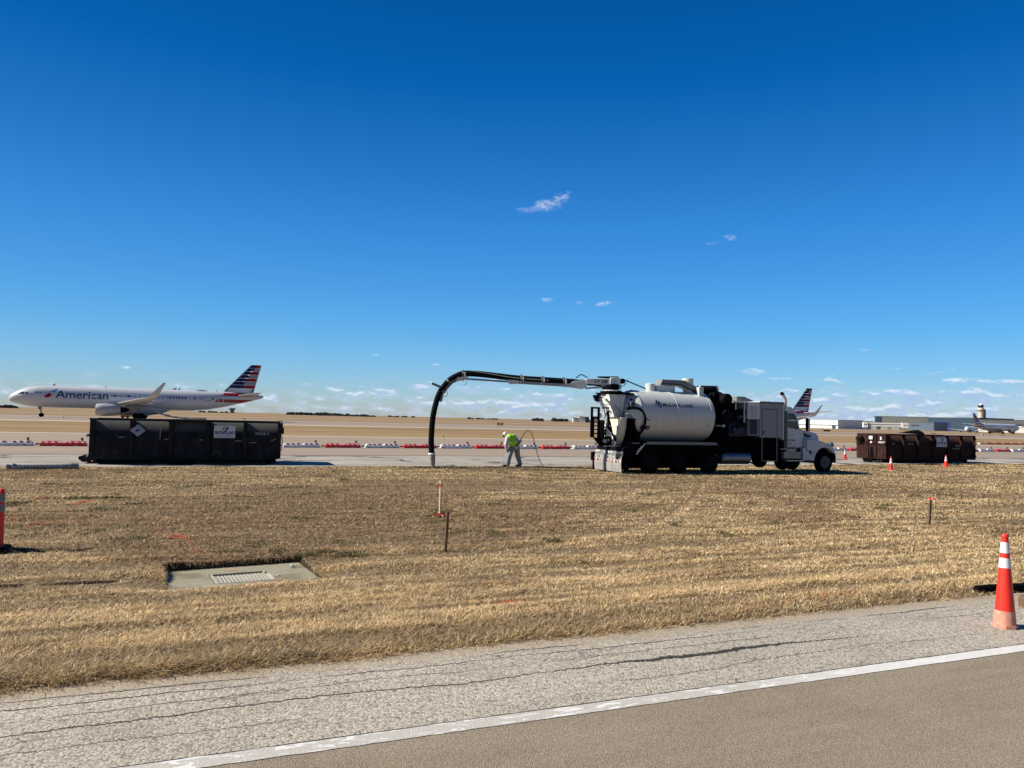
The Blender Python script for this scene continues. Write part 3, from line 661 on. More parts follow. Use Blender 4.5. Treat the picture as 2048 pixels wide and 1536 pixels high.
b = MB(); b.tube([(-.30, 0, 0), (-.20, 0, 0), (-.19, 0, 0), (-.12, 0, 0), (-.11, 0, 0), (0, 0, 0)], [.105, .115, .085, .09, .135, .115], 18); b.build('coupling', M['steel'], L0)
b = MB(); b.tube([(1.72, 0, 0), (1.98, 0, -.01)], [.125, .13], 18); b.build('end_sleeve', M['grey'], L0)
for k, xx in enumerate((.75, 1.2)):
    b = MB(); b.cyl((xx, .25, .08), (xx + .1, .27, .09), .05); b.cyl((xx + .1, .27, .09), (xx + .3, .3, .09), .03); o = b.build('coupling_pipe', [M['whitemetal']])
    o.location = (-6.55, 31.95, -.27); o.rotation_euler = (0, 0, R(12)); tag(o, ('left', 'right')[k] + ' one of two small white pipe fittings behind the lying hose section', 'pipe fitting', 'pipe fittings behind the hose')

# ------------------------------------------------------------------ vacuum truck (local x forward along +X, y away, z up)
def wheel(root, x, y, r=.52, w=.28, rimm='rim', name='wheel', z=None, lab=None):
    z = r if z is None else z
    sgn = -1 if y < 0 else 1
    b = MB(); yo = y + sgn * w / 2; yi = y - sgn * w / 2
    b.tube([(x, yi, z), (x, yi + (yo - yi) * .08, z), (x, yi + (yo - yi) * .25, z), (x, yi + (yo - yi) * .75, z), (x, yi + (yo - yi) * .92, z), (x, yo, z), (x, yo, z)], [r * .62, r * .93, r, r, r * .93, r * .62, r * .58], 40, 0)
    t = b.build(name, M['rubber'], root)
    q = MB(); q.tube([(x, yo + .002 * sgn, z), (x, yo - sgn * .02, z), (x, yo - sgn * .08, z), (x, yo - sgn * .09, z), (x, yo - sgn * .02, z), (x, yo + sgn * .03, z), (x, yo + sgn * .03, z)], [r * .58, r * .55, r * .48, r * .22, r * .20, r * .16, r * .03], 30, 0)
    k = q
    for i in range(10):
        a = 2 * math.pi * i / 10; px, pz = x + r * .30 * math.cos(a), z + r * .30 * math.sin(a)
        k.cyl((px, yo - sgn * .085, pz), (px, yo - sgn * .04, pz), .022, n=8, m=1)
        if rimm == 'alu':
            a += .31; px, pz = x + r * .47 * math.cos(a), z + r * .47 * math.sin(a); k.cyl((px, yo - sgn * .09, pz), (px, yo - sgn * .045, pz), .052, n=10, m=2)
    k.build('rim', [M[rimm], M['chrome'] if rimm == 'alu' else M['grey'], M['black']], t)
    return t

TX, TY, TZ = 17.1, 29.65, -.30
def truck():
    T = empty('vacuum_truck', (TX, TY, TZ), 'white vacuum truck with big cream tank, its black suction boom reaching left over the grass', 'truck')
    N = -1.25
    # --- tank
    zc_, rt = 2.605, 1.17
    b = MB(); xsn = [.02, .06, .16, .34, .58, .75]; rsn = [.05, .45, .80, 1.02, 1.13, rt]
    b.tube([(x, 0, zc_) for x in [.74, .76, 4.60, 4.65, 4.78, 4.9, 4.96]], [rt, rt, rt, rt, 1.05, .7, .05], 96, 0)
    tank = b.build('tank', M['tankpaint'], T)
    b = MB(); b.tube([(x, 0, zc_) for x in xsn[:-1] + [.735]], rsn[:-1] + [rt - .005], 72, 0); b.build('rear_door', M['tankpaint'], T)
    b = MB(); b.tube([(.735, 0, zc_), (.745, 0, zc_)], [rt + .015, rt + .015], 72); b.build('door_seal', M['grey'], tank)
    for x in (2.66, 4.5):
        b = MB(); b.tube([(x - .018, 0, zc_), (x, 0, zc_), (x + .018, 0, zc_)], [rt + .001, rt + .012, rt + .001], 96); b.build('weld_seam', M['tankpaint'], tank)
    def on(x0, z0, k=1.0):
        def f(u, v):
            z = z0 + v; dz = max(-rt + .01, min(rt - .01, z - zc_)); return (x0 + u, -math.sqrt(rt * rt - dz * dz) - .008, z)
        return f
    b = MB(); u = 0
    for ch, sz, adv in zip('MULHOLLAND', (.22,) + (.185,) * 9, (.215, .165, .145, .175, .18, .14, .14, .16, .17, .16)):
        b.text(ch, sz * 1.12, on(1.86 + u, 3.03), bold=.007, slices=6); u += adv
    b.build('tank_lettering', M['navyink'], tank)
    def curved(poly, name, mt, par, n=6):
        b = MB(); bm = bmesh.new(); vs = [bm.verts.new((x, z, 0)) for x, z in poly]; bm.faces.new(vs)
        zs_ = [p[1] for p in poly]
        for k in range(1, n):
            z = min(zs_) + (max(zs_) - min(zs_)) * k / n
            bmesh.ops.bisect_plane(bm, geom=bm.verts[:] + bm.edges[:] + bm.faces[:], plane_co=(0, z, 0), plane_no=(0, 1, 0))
        bm.verts.index_update(); f = on(0, 0); b.add([f(v.co.x, v.co.y) for v in bm.verts], [tuple(v.index for v in f_.verts) for f_ in bm.faces]); bm.free()
        return b.build(name, mt, par)
    for k, (dx, dz, s_) in enumerate(((0, 0, 1), (.10, -.06, 1), (.19, -.11, .8))):
        s_ *= 1.1; x0, z0 = 1.45 + dx * 1.2, 3.10 + dz
        curved([(x0, z0), (x0 + .07, z0 - .03), (x0 + .155 * s_, z0 + .12 * s_), (x0 + .15 * s_, z0 + .20 * s_), (x0 + .085 * s_, z0 + .22 * s_), (x0 + .08 * s_, z0 + .14 * s_)], 'emblem_stroke', M['navyink'], tank)
    curved([(.80, 2.50), (.86, 2.485), (.98, 2.46), (1.10, 2.42), (1.17, 2.40), (1.12, 2.38), (.98, 2.415), (.88, 2.43), (.84, 2.45)], 'sticker_streak', M['ink'], tank, 4)
    pl = curved([(.70, 1.96), (1.20, 1.96), (1.20, 2.14), (.70, 2.14)], 'dark_placard', M['ink'], tank, 4)
    curved([(1.08, 1.99), (1.17, 1.99), (1.17, 2.08), (1.08, 2.08)], 'placard_symbol', M['yellow'], tank, 2)
    for z in (2.22, 2.12): curved([(4.30, z), (4.36, z), (4.36, z + .05), (4.30, z + .05)], 'warning_decal', M['ink'], tank, 2)
    # --- top gear on the tank
    b = MB(); b.cyl((1.86, 0, 3.70), (1.86, 0, 4.09), .235, .225, 28); b.tube([(1.86, 0, 4.09), (1.86, 0, 4.13)], [.225, .12], 28); b.build('rear_inlet', M['tankpaint'], T)
    b = MB(); b.cyl((4.02, .1, 3.72), (4.02, .1, 4.44), .27, .27, 28); b.build('float_dome', M['tankpaint'], T, bevel=.012)
    b = MB(); b.xz([(2.10, 3.70), (3.10, 3.70), (3.10, 4.03), (2.10, 4.03)], -.20, .30); b.build('duct_base', M['whitemetal'], T, bevel=.01)
    b = MB(); b.xz([(2.25, 4.06), (2.36, 4.32), (3.62, 4.32), (4.50, 3.95), (4.50, 3.72), (4.30, 3.76), (3.42, 4.05), (2.40, 4.07)], -.26, .26)
    b.build('vacuum_duct', M['grey'], T, bevel=.012)
    b = MB(); b.tube(poly_pts([(2.3, -.28, 4.12), (3.3, -.28, 4.10), (3.75, -.28, 3.98), (4.45, -.28, 3.76)]), .014, 6); b.build('duct_cable', M['black'], T)
    b = MB(); b.box(4.16, 4.42, -.62, -.40, 3.45, 4.02); b.cyl((4.30, -.5, 4.0), (4.30, -.5, 4.10), .05); b.build('overflow_box', M['tankpaint'], T, bevel=.01)
    b = MB(); b.tube([(4.55, .2, 3.97), (4.7, .15, 3.97), (5.5, -.15, 3.97)], [.10, .17, .17], 24); b.cyl((4.6, .22, 3.9), (5.3, .1, 3.72), .12); o = b.build('blower_pipe', M['hose'], T)
    q = MB(); q.cyl((5.49, -.147, 3.97), (5.56, -.175, 3.97), .185, n=28); q.build('pipe_clamp', M['grey'], o)
    # --- air filters between tank and engine box
    for x, z, r_, y0 in ((4.98, 3.62, .17, -.85), (5.36, 3.46, .28, -1.22), (5.38, 2.62, .36, -1.22)):
        b = MB(); b.tube([(x, .3, z), (x, y0 + .12, z), (x, y0 + .03, z), (x, y0, z), (x, y0 - .005, z)], [r_, r_, r_ * .98, r_ * .9, r_ * .2], 36)
        b.build('filter_canister', M['black'], T)
    b = MB(); b.box(5.05, 5.75, -.7, .9, 1.4, 3.62); b.box(5.75, 6.5, -.5, .9, 1.2, 3.3); b.box(5.0, 5.35, -.95, .9, 1.3, 3.1)
    b.tube(poly_pts([(5.0, -.75, 3.3), (4.98, -.9, 2.9), (5.05, -.95, 2.4), (5.1, -.95, 1.6)]), .11, 12); b.tube(poly_pts([(5.1, .2, 3.75), (5.6, -.2, 3.70), (6.1, -.4, 3.3)]), .17, 14)
    b.build('blower_housing', M['chassis'], T, bevel=.02)
    b = MB(); b.cyl((4.78, -1.1, 2.22), (5.16, -1.1, 2.22), .035); b.build('sight_tube', M['steel'], T)
    b = MB(); b.cyl((5.16, -1.1, 2.22), (5.24, -1.1, 2.22), .07); b.build('work_lamp', M['lamp'], T)
    # --- engine/equipment box
    b = MB(); b.box(6.50, 7.20, N, 1.2, 2.58, 3.38); b.build('radiator_hood', M['white'], T, bevel=.01)
    b = MB(); b.box(6.60, 7.06, N - .006, N, 2.64, 3.18)
    for k in range(11): b.obox((6.60, N - .008, 2.66 + k * .05), (7.06, N - .008, 2.66 + k * .05), .012, .018)
    b.build('louvre_panel', M['louvre'], T)
    b = MB(); b.box(6.52, 7.18, N, 1.2, 1.78, 2.577); b.build('radiator_frame', M['grey'], T, bevel=.006)
    b = MB(); b.box(6.60, 7.05, N - .006, N, 1.84, 2.56); b.build('radiator_panel', M['navy'], T)
    b = MB(); b.box(5.60, 6.50, -1.0, 1.1, 1.72, 2.45); b.box(5.75, 6.5, -1.12, -1.0, 1.85, 2.2); b.build('engine_block', M['navy'], T, bevel=.02)
    b = MB(); b.box(5.72, 6.50, N + .02, N + .07, 3.34, 3.40); b.box(5.72, 6.5, -1.2, 1.2, 3.402, 3.42)
    b.box(6.3, 6.34, N + .03, N + .07, 2.4, 3.34); b.box(5.8, 5.84, N + .03, N + .07, 3.0, 3.34); b.build('engine_bay_frame', M['whitemetal'], T)
    b = MB(); r3 = random.Random(5)
    for k in range(14):
        x, z = r3.uniform(5.7, 6.45), r3.uniform(2.4, 3.15); b.tube(poly_pts([(x, -1.12, z), (x + r3.uniform(-.15, .15), -1.16, z - .15), (x + r3.uniform(-.25, .25), -1.1, z - .35)], 4), r3.uniform(.012, .03), 8)
    b.box(6.2, 6.45, -1.15, -.9, 2.75, 3.05); b.box(6.0, 6.2, -1.18, -.9, 2.9, 3.02); b.build('engine_hoses', M['hose'], T)
    b = MB(); b.xz([(6.12, 3.42), (6.12, 3.64), (6.60, 3.64), (7.10, 3.46), (7.10, 3.42)], -.9, .2); b.build('roof_scoop', M['grey'], T, bevel=.01)
    b = MB(); b.box(7.21, 8.62, N, 1.2, 1.70, 3.42); ebox = b.build('equipment_box', mat('grey_white_box_paint', (.27, .29, .30), .5, dirt=(.25, .24, .22), dirt_amt=.2, var=.04), T, bevel=.012)
    b = MB(); b.box(7.19, 8.64, N - .03, 1.22, 3.40, 3.44); b.box(8.60, 8.66, N - .02, 1.2, 1.60, 3.40); b.box(7.17, 8.68, N - .035, N - .005, 3.36, 3.40, 1); b.build('box_trim', [M['white'], M['black']], T)
    b = MB(); b.box(7.34, 8.24, N - .012, N, 1.72, 3.06); dr = b.build('box_door', MATS['grey_white_box_paint'], ebox, bevel=.006)
    b = MB(); b.obox((7.42, N - .02, 2.0), (7.42, N - .02, 1.88), .03, .03); b.build('door_handle', M['black'], dr)
    b = MB(); b.obox((7.33, N - .014, 3.07), (8.25, N - .014, 3.07), .012, .012); b.obox((8.245, N - .014, 1.72), (8.245, N - .014, 3.07), .012, .012); b.obox((7.335, N - .014, 1.72), (7.335, N - .014, 3.07), .012, .012); b.build('door_gap', M['black'], ebox)
    b = MB(); b.box(7.44, 7.54, N - .016, N - .012, 1.95, 2.03); b.box(7.38, 7.62, N - .016, N - .012, 1.87, 1.89); b.build('box_badge', M['greenink'], ebox)
    # hanging frame under the box
    b = MB()
    for x in (7.36, 8.26): b.box(x - .018, x + .018, N - .0, N + .036, .58, 1.70)
    b.box(7.36, 8.26, N, N + .036, .56, .60); b.build('side_frame', M['grey'], T)
    b = MB(); b.box(7.0, 8.24, N + .12, 1.1, .60, 1.70); b.box(8.3, 8.75, N + .2, 1.1, .62, 1.65); b.box(5.3, 7.0, -1.0, 1.0, .85, 1.74); b.box(4.75, 5.35, -1.05, 1.05, .9, 1.6); b.build('underbody_lockers', M['chassis'], T, bevel=.01)
    b = MB(); b.obox((7.65, N + .3, .25), (7.65, N + .3, .6), .03, .03); b.build('drain_pipe', M['chassis'], T); b = MB(); b.obox((7.0, N + .5, .5), (7.3, N + .3, .42), .05, .08); b.obox((6.8, N + .4, .45), (7.0, N + .5, .5), .06, .06); b.build('drain_pipe', M['chassis'], T)
    # --- chassis
    b = MB(); b.box(-.2, 11.6, -.48, -.36, .85, 1.12); b.box(-.2, 11.6, .36, .48, .85, 1.12)
    for x in (.3, 2, 3.6, 5, 7, 9, 10.6): b.box(x, x + .12, -.36, .36, .88, 1.08)
    b.box(.3, 4.8, -1.0, 1.0, 1.12, 1.42); b.box(.35, 5.0, -.80, .80, .22, 1.12); b.box(.3, 5.1, -1.235, -.90, .86, 1.27); b.box(8.6, 10.9, -.6, .6, .6, 1.3); b.build('chassis_and_shade_fill', M['chassis'], T)  # black boxes added above and between the wheels, standing in for shade
    for x in (1.16, 2.70, 4.38):
        for y in (-1.08, 1.08): wheel(T, x, y, .50, .30)
        b = MB(); b.cyl((x, -1, .5), (x, 1, .5), .09); b.cyl((x, -.25, .5), (x, .25, .5), .22); b.build('axle', M['chassis'], T)
    for y in (-.82, .82): wheel(T, 8.98, y, .47, .26, z=.60, name='lift_axle_wheel')
    b = MB(); b.cyl((8.98, -.7, .60), (8.98, .7, .60), .08); b.build('axle', M['chassis'], T); b = MB(); b.cyl((11.31, -1, .5), (11.31, 1, .5), .07); b.build('axle', M['chassis'], T)
    for y in (-1.08, 1.08): wheel(T, 11.31, y, .52, .30, 'alu')
    # side skirt / fender over rear wheels
    for sgn in (-1, 1):
        b = MB(); b.prism([(.82, sgn * 1.29, 1.31), (.95, sgn * 1.29, 1.44), (4.62, sgn * 1.29, 1.44), (4.80, sgn * 1.29, 1.31)], (0, -sgn * .05, 0)); b.box(.82, 4.8, min(sgn * 1.25, sgn * .9), max(sgn * 1.25, sgn * .9), 1.28, 1.31, 1)
        b.build('fender_rail', [M['grey'], M['chassis']], T)
        b = MB(); b.box(.45, 4.85, min(sgn * .78, sgn * .9), max(sgn * .78, sgn * .9), .95, 1.28); b.build('inner_fender', M['chassis'], T)
        b = MB(); b.obox((.83, sgn * 1.27, 1.36), (.40, sgn * 1.24, .86), .02, .05); b.build('fender_brace', M['whitemetal'], T)
    # rear body under the platform
    b = MB(); b.xz([(-.25, .80), (-.25, 1.12), (-.05, 1.24), (.75, 1.40), (.80, 1.0), (.4, .80)], -1.20, 1.20); b.build('rear_apron', M['black'], T, bevel=.01)
    b = MB(); b.box(-.30, -.25, -1.22, 1.22, .78, .98); b.build('rear_bumper', M['grey'], T, bevel=.008)
    for k, y in enumerate((-1.12, -.98, -.84, .84, .98, 1.12)):
        b = MB(); b.tube([(-.30, y, .92), (-.335, y, .92)], [.055, .045], 14); b.build('tail_lamp', M['lamp'], T)
    for k, y in enumerate((-.30, -.05, .35)):
        b = MB(); b.box(-.315, -.30, y - .06, y + .06, .88, .95); b.build('bumper_plate', M['whitemetal'], T)
    ys_ = (-1.24, -.42, .42, 1.24)
    for k in range(3):
        b = MB(); y0, y1 = ys_[k] + .012, ys_[k + 1] - .012; n = 8
        for i in range(n):
            za, zb = .78 - .72 * i / n, .78 - .72 * (i + 1) / n; xa, xb = -.33 - .03 * math.sin(i / n * 3), -.33 - .03 * math.sin((i + 1) / n * 3)
            b.add([(xa, y0, za), (xa, y1, za), (xb, y1, zb), (xb, y0, zb), (xa + .012, y0, za), (xa + .012, y1, za), (xb + .012, y1, zb), (xb + .012, y0, zb)], [(0, 1, 2, 3), (4, 5, 6, 7), (0, 3, 7, 4), (1, 2, 6, 5)])
        fl = b.build('mud_flap', M['flap'], T)
        b = MB(); w_ = (y1 - y0) / 6
        for i in range(6): b.box(-.372, -.366, y0 + i * w_, y0 + (i + 1) * w_, .50, .56, i % 2)
        b.build('reflective_tape', [M['whitepl'], M['redlamp']], fl)
        b = MB(); yc = (y0 + y1) / 2; b.face([(-.352, yc - .09, .64), (-.352, yc + .05, .64), (-.352, yc - .02, .76)]); b.build('flap_mark', M['ink'], fl)
    b = MB(); b.box(-.45, -.30, 1.26, 1.42, .45, .85); b.box(-.42, -.3, 1.25, 1.3, .05, .5); b.build('side_step', M['chassis'], T)
    # rear corner lamps on the slanted post
    for i in range(3):
        b = MB(); b.box(.42 + .09 * i, .48 + .09 * i, N - .03, N, .99 + .09 * i, 1.05 + .09 * i); b.build('marker_lamp', M['lamp'], T)
    # --- tilted rear assembly
    b = MB(); b.prism([(-.10, y, z) for y, z in ((-1.05, 2.49), (.18, 2.49), (.78, 1.74), (.78, 1.40), (.10, 1.25), (-.58, 1.25), (-.82, 1.55), (-.99, 2.0))], (.34, 0, 0)); b.prism([(-.10, y, z) for y, z in ((-.80, 1.32), (-.62, 1.26), (-.30, 1.9), (-.36, 1.93))], (-.025, 0, 0)); hp = b.build('debris_hopper', M['cream'], T, bevel=.02); hp.location.x = -.2
    b = MB(); b.obox((-.20, -.10, 2.05), (-.20, -.34, 1.85), .09, .10); b.obox((-.18, -.3, 1.88), (-.18, -.62, 1.56), .05, .06); b.obox((-.18, -.62, 1.56), (-.18, -.74, 1.44), .09, .10); b.tube([(-.2, .12, 2.22), (-.2, -.12, 2.0)], .014, 6); b.build('latch_cylinder', M['black'], T).location.x = -.2
    b = MB(); b.prism([(.0, y, z) for y, z in ((-1.12, 2.44), (-1.04, 2.44), (-.98, 2.0), (-.80, 1.55), (-.5, 1.24), (-.75, 1.22), (-1.0, 1.6))], (.40, 0, 0)); b.xz([(.0, 1.3), (.55, 1.3), (.75, 1.55), (.75, 2.0), (.35, 2.1)], -.4, .6); b.build('door_hinge_frame', M['chassis'], T)
    # pedestal (tapered)
    def taper(x0, x1, y0, y1, z0, X0, X1, Y0, Y1, z1):
        return [(x0, y0, z0), (x1, y0, z0), (x1, y1, z0), (x0, y1, z0), (X0, Y0, z1), (X1, Y0, z1), (X1, Y1, z1), (X0, Y1, z1)]
    b = MB(); b.add(taper(-.42, -.02, -.66, .1, 2.5, -.72, .16, -.66, .34, 3.52), [(0, 1, 2, 3), (4, 7, 6, 5), (0, 4, 5, 1), (1, 5, 6, 2), (2, 6, 7, 3), (3, 7, 4, 0)]); ped = b.build('boom_pedestal', M['whitemetal'], T, bevel=.01)
    b = MB(); b.obox((-.80, -.52, 3.30), (-.05, -.70, 2.56), .16, .07); b.obox((-.80, .2, 3.30), (-.30, .1, 2.6), .1, .07); b.build('pedestal_brace', M['whitemetal'], T, bevel=.008)
    b = MB(); b.box(-.735, -.725, -.35, -.05, 3.02, 3.08); b.text('VJ', .12, lambda u, v: (-.727, -.30 + -u * 0 + .0 - u + .16, 3.28 + v)); b.box(-.70, -.69, -.4, -.0, 2.86, 2.94); b.build('pedestal_slot', M['ink'], ped)
    b = MB(); b.cyl((-.28, -.15, 3.50), (-.28, -.15, 3.66), .52, .52, 36); b.box(-.75, .55, -.75, .5, 3.53, 3.60); b.build('slew_deck', M['chassis'], T)
    b = MB(); b.cyl((-.28, -.15, 3.66), (-.28, -.15, 3.72), .40, .40, 36)
    for k in range(24): a = k * math.pi / 12; b.box(-.28 + .42 * math.cos(a) - .015, -.28 + .42 * math.cos(a) + .015, -.15 + .42 * math.sin(a) - .015, -.15 + .42 * math.sin(a) + .015, 3.66, 3.70)
    b.build('slew_ring', M['whitemetal'], T)
    b = MB(); b.cyl((-.28, -.1, 3.72), (-.28, -.05, 3.86), .36, .40, 28); b.build('slew_motor', M['black'], T)
    # valve block on the far rear
    b = MB(); r4 = random.Random(9)
    for k in range(7):
        x, z = -1.25 + r4.uniform(-.12, .22), 3.33 + r4.uniform(-.2, .22); b.box(x, x + r4.uniform(.06, .12), -.62, -.4, z, z + r4.uniform(.05, .1))
    b.cyl((-1.42, -.5, 3.42), (-1.1, -.5, 3.42), .035); b.cyl((-1.2, -.5, 3.12), (-1.2, -.5, 3.5), .03); b.cyl((-1.28, -.55, 3.25), (-1.0, -.5, 3.2), .03)
    b.build('valve_block', M['black'], T)
    b = MB(); b.box(-1.14, -1.02, -.60, -.48, 3.16, 3.28); b.cyl((-1.18, -.6, 3.34), (-.95, -.55, 3.36), .03); b.box(-1.12, -.98, -.6, -.5, 3.43, 3.52); b.build('valve_fittings', M['steel'], T)
    # ladder/gate frame at the very back
    b = MB(); Y0, Y1 = -.62, -.56
    for x in (-1.56, -1.22): b.box(x, x + .10, Y0, Y1, 1.57, 2.92)
    b.box(-1.56, -1.12, Y0, Y1, 2.84, 2.92); b.box(-1.56, -1.12, Y0, Y1, 2.46, 2.50)
    for k in range(5): b.box(-1.46, -1.22, Y0, Y1, 1.72 + k * .17, 1.77 + k * .17)
    b.box(-1.52, -1.38, Y0 + .02, Y1 + .1, 1.57, 2.46)
    b.xz([(-1.40, 1.57), (-1.12, 1.57), (-.70, 1.20), (-1.05, 1.17)], -.7, -.5); b.build('control_rack', M['black'], T)
    b = MB(); b.box(-1.42, -1.26, -.60, -.2, 2.36, 2.47); b.cyl((-1.05, -.5, 2.45), (-1.05, -.5, 2.66), .07); b.build('control_box', M['cream'], T)
    b = MB(); b.box(-1.12, -.90, -.66, -.46, 1.5, 2.35); b.build('tool_locker', mat('dark_green_locker', (.015, .03, .028), .5), T)
    b = MB(); r5 = random.Random(11)
    for k in range(16):
        x = r5.uniform(-1.0, -.62); z = r5.uniform(1.9, 3.0); b.tube(poly_pts([(x, -.75, z), (x + r5.uniform(-.1, .1), -.82, z - .25), (x + r5.uniform(-.15, .12), -.75, z - .55)], 4), r5.uniform(.010, .022), 7)
    a_ = [(-.82 + .20 * math.cos(t), -.8, 2.80 + .26 * math.sin(t)) for t in np.linspace(.3, 2 * math.pi - .2, 18)]; b.tube(a_, .012, 7)
    b.tube(poly_pts([(-.5, -.85, 3.0), (-.25, -.9, 2.75), (-.18, -.88, 2.5)], 6), .016, 7); b.build('hydraulic_hoses', M['hose'], T)
    b = MB(); b.obox((-.78, -.70, 2.75), (-.66, -.72, 1.95), .09, .09); b.obox((-.72, -.75, 2.3), (-.62, -.78, 1.85), .12, .10); b.build('lift_cylinder', M['black'], T)
    b = MB(); b.obox((-.98, -.82, 2.05), (-.72, -.84, 1.78), .04, .05); b.prism([(-.90, -.86, 1.72), (-.66, -.86, 1.82), (-.62, -.86, 1.50)], (0, .03, 0)); b.box(-.75, -.7, -.84, -.8, 2.06, 2.14); b.build('linkage_plates', M['whitemetal'], T)
    b = MB(); b.cyl((-.98, -.9, 1.42), (-.98, -.6, 1.42), .13, n=20); b.cyl((-.80, -.88, 1.46), (-.80, -.6, 1.46), .17, n=24); b.cyl((-.58, -.85, 1.38), (-.58, -.5, 1.38), .13); b.build('rear_pump', M['chassis'], T)
    b = MB(); b.cyl((-1.0, -.93, 1.42), (-1.0, -.90, 1.42), .09, n=18); b.cyl((-.83, -.90, 1.47), (-.83, -.88, 1.47), .06, n=16); b.box(-1.0, -.2, -.95, -.6, 1.19, 1.22); b.cyl((-.58, -.88, 1.38), (-.58, -.85, 1.38), .10, n=18); b.build('pump_caps', M['steel'], T)
    # big hose loop on the rear door, canister and brackets
    b = MB(); P = poly_pts([(.05, -.95, 2.88), (.35, -1.02, 2.93), (.62, -1.10, 2.88), (.82, -1.14, 2.66), (.88, -1.16, 2.35), (.78, -1.16, 2.0), (.60, -1.12, 1.72), (.62, -1.1, 1.45)], 8); b.tube(P, .062, 12); b.build('drain_hose', M['hose'], T)
    b = MB(); b.box(.22, .46, -1.0, -.75, 2.98, 3.20); b.cyl((.34, -1.02, 3.10), (.34, -.98, 3.10), .05, m=1); b.tube([(.20, -.95, 3.28), (.30, -.95, 3.32)], .05, 10, 1); b.box(.46, .54, -.9, -.86, 3.06, 3.09, 1); b.build('level_gauge', [M['grey'], M['black']], T)
    b = MB(); b.xz([(.30, 2.44), (.34, 2.66), (.62, 2.82), (.64, 2.44)], -1.03, -.70); b.box(.02, .24, -1.0, -.7, 2.48, 2.68); b.build('door_bracket', M['cream'], T, bevel=.01)
    b = MB(); b.xz([(.40, 2.47), (.44, 2.66), (.60, 2.75), (.60, 2.47)], -1.037, -1.032); b.box(.06, .18, -1.006, -1.0, 2.52, 2.64); b.build('bracket_window', M['grey'], T)
    b = MB(); b.obox((.30, -1.05, 2.42), (.78, -1.12, 2.40), .02, .03); b.build('hinge_pin', M['steel'], T)
    b = MB(); b.tube([(.46, -.9, 1.36), (.46, -.9, 1.42), (.46, -.9, 1.80), (.46, -.9, 1.95)], [.30, .30, .26, .14], 22); b.cyl((.46, -.9, 1.95), (.46, -.9, 2.2), .10); b.build('cyclone_pot', M['chassis'], T)
    b = MB(); b.tube([(.46 + .33 * math.cos(a), -.9 + .33 * math.sin(a), 1.36) for a in np.linspace(math.pi * .95, math.pi * 2.05, 16)], .016, 8); b.build('pot_guard', M['chrome'], T)
    # ladder piece + support from turret to tank top
    b = MB(); b.tube([(.57, .12, 4.22), (1.72, .05, 3.84)], .028, 10); b.build('boom_stay', M['black'], T)
    # --- fuel tank, steps, stack
    b = MB(); b.tube([(5.15, -.85, .70), (5.19, -.85, .70), (6.80, -.85, .70), (6.84, -.85, .70)], [.24, .29, .29, .24], 32); ft = b.build('fuel_tank', mat('brushed_fuel_tank', (.28, .28, .30), .45, .85, dirt=(.12, .10, .08), dirt_amt=.6), T)
    for x in (5.5, 6.45):
        b = MB(); b.tube([(x, -.85, .70), (x + .05, -.85, .70)], .294, 32, caps=False); b.build('tank_strap', M['steel'], ft)
    b = MB(); b.tube(poly_pts([(8.86, -1.12, 1.1), (8.86, -1.12, 3.0)], 2), .115, 20); b.build('muffler_shield', mat('dark_muffler', (.08, .09, .09), .3, .9), T)
    b = MB(); b.tube(poly_pts([(8.86, -1.12, 3.0), (8.86, -1.12, 3.45), (8.82, -1.12, 3.62), (8.68, -1.12, 3.82)], 8), .085, 18); b.build('exhaust_stack', mat('stack_steel', (.50, .49, .47), .3, .6), T)
    b = MB(); b.cyl((8.62, -1.12, 3.90), (8.69, -1.12, 3.81), .087, n=18); b.build('stack_tip', M['black'], T)
    for x0, x1, z0, z1, nm in ((8.68, 9.72, .70, .93, 'battery_box'),):
        b = MB(); b.box(x0, x1, N, -.75, z0, z1); b.box(x0, x1, N - .01, -.75, .93, 1.03); b.build(nm, mat('beige_battery_box', (.34, .30, .26), .45, .3), T, bevel=.01)
    b = MB(); b.box(8.82, 9.90, N - .04, -.8, .57, .63); b.box(8.45, 9.5, N + .0, -.7, 1.14, 1.18); b.xz([(8.85, 1.03), (8.95, 1.13), (9.45, 1.13), (9.45, 1.03)], N + .05, -.8); b.build('cab_step', M['steel'], T)
    # --- cab
    cab = [(8.93, 1.22), (8.93, 3.20), (9.05, 3.26), (9.36, 3.22), (9.58, 3.06), (9.66, 2.92), (9.90, 2.16), (10.10, 2.10), (10.10, 1.22)]
    b = MB(); b.xz(cab, -1.02, 1.02); b.build('cab', M['white'], T, bevel=.045)
    b = MB(); b.xz([(9.0, 3.22), (9.3, 3.26), (9.5, 3.19), (9.5, 3.12), (9.0, 3.16)], -.7, .7); b.box(9.0, 9.08, -.72, -.66, 3.24, 3.34); b.box(9.28, 9.40, -.5, -.44, 3.20, 3.30); b.cyl((9.35, -.3, 3.2), (9.35, -.3, 3.30), .05); b.build('roof_lamps', M['black'], T)
    b = MB(); b.xz([(8.98, 1.25), (8.98, 2.92), (9.42, 2.94), (9.60, 2.80), (9.80, 2.16), (9.93, 2.08), (9.93, 1.25)], -1.05, -1.018); cdr = b.build('cab_door', M['white'], T, bevel=.012)
    b = MB(); b.xz([(9.02, 2.26), (9.02, 2.84), (9.40, 2.86), (9.52, 2.75), (9.70, 2.17), (9.62, 2.17)], -1.062, -1.05); b.build('door_window', M['glass'], cdr)
    b = MB(); b.xz([(9.0, 2.24), (9.0, 2.88), (9.43, 2.90), (9.57, 2.79), (9.76, 2.14), (9.62, 2.14)], -1.056, -1.048); b.build('window_seal', M['black'], cdr)
    b = MB(); b.obox((9.0, -1.066, 2.56), (9.58, -1.066, 2.56), .006, .07); b.build('window_band', M['lamp'], cdr)
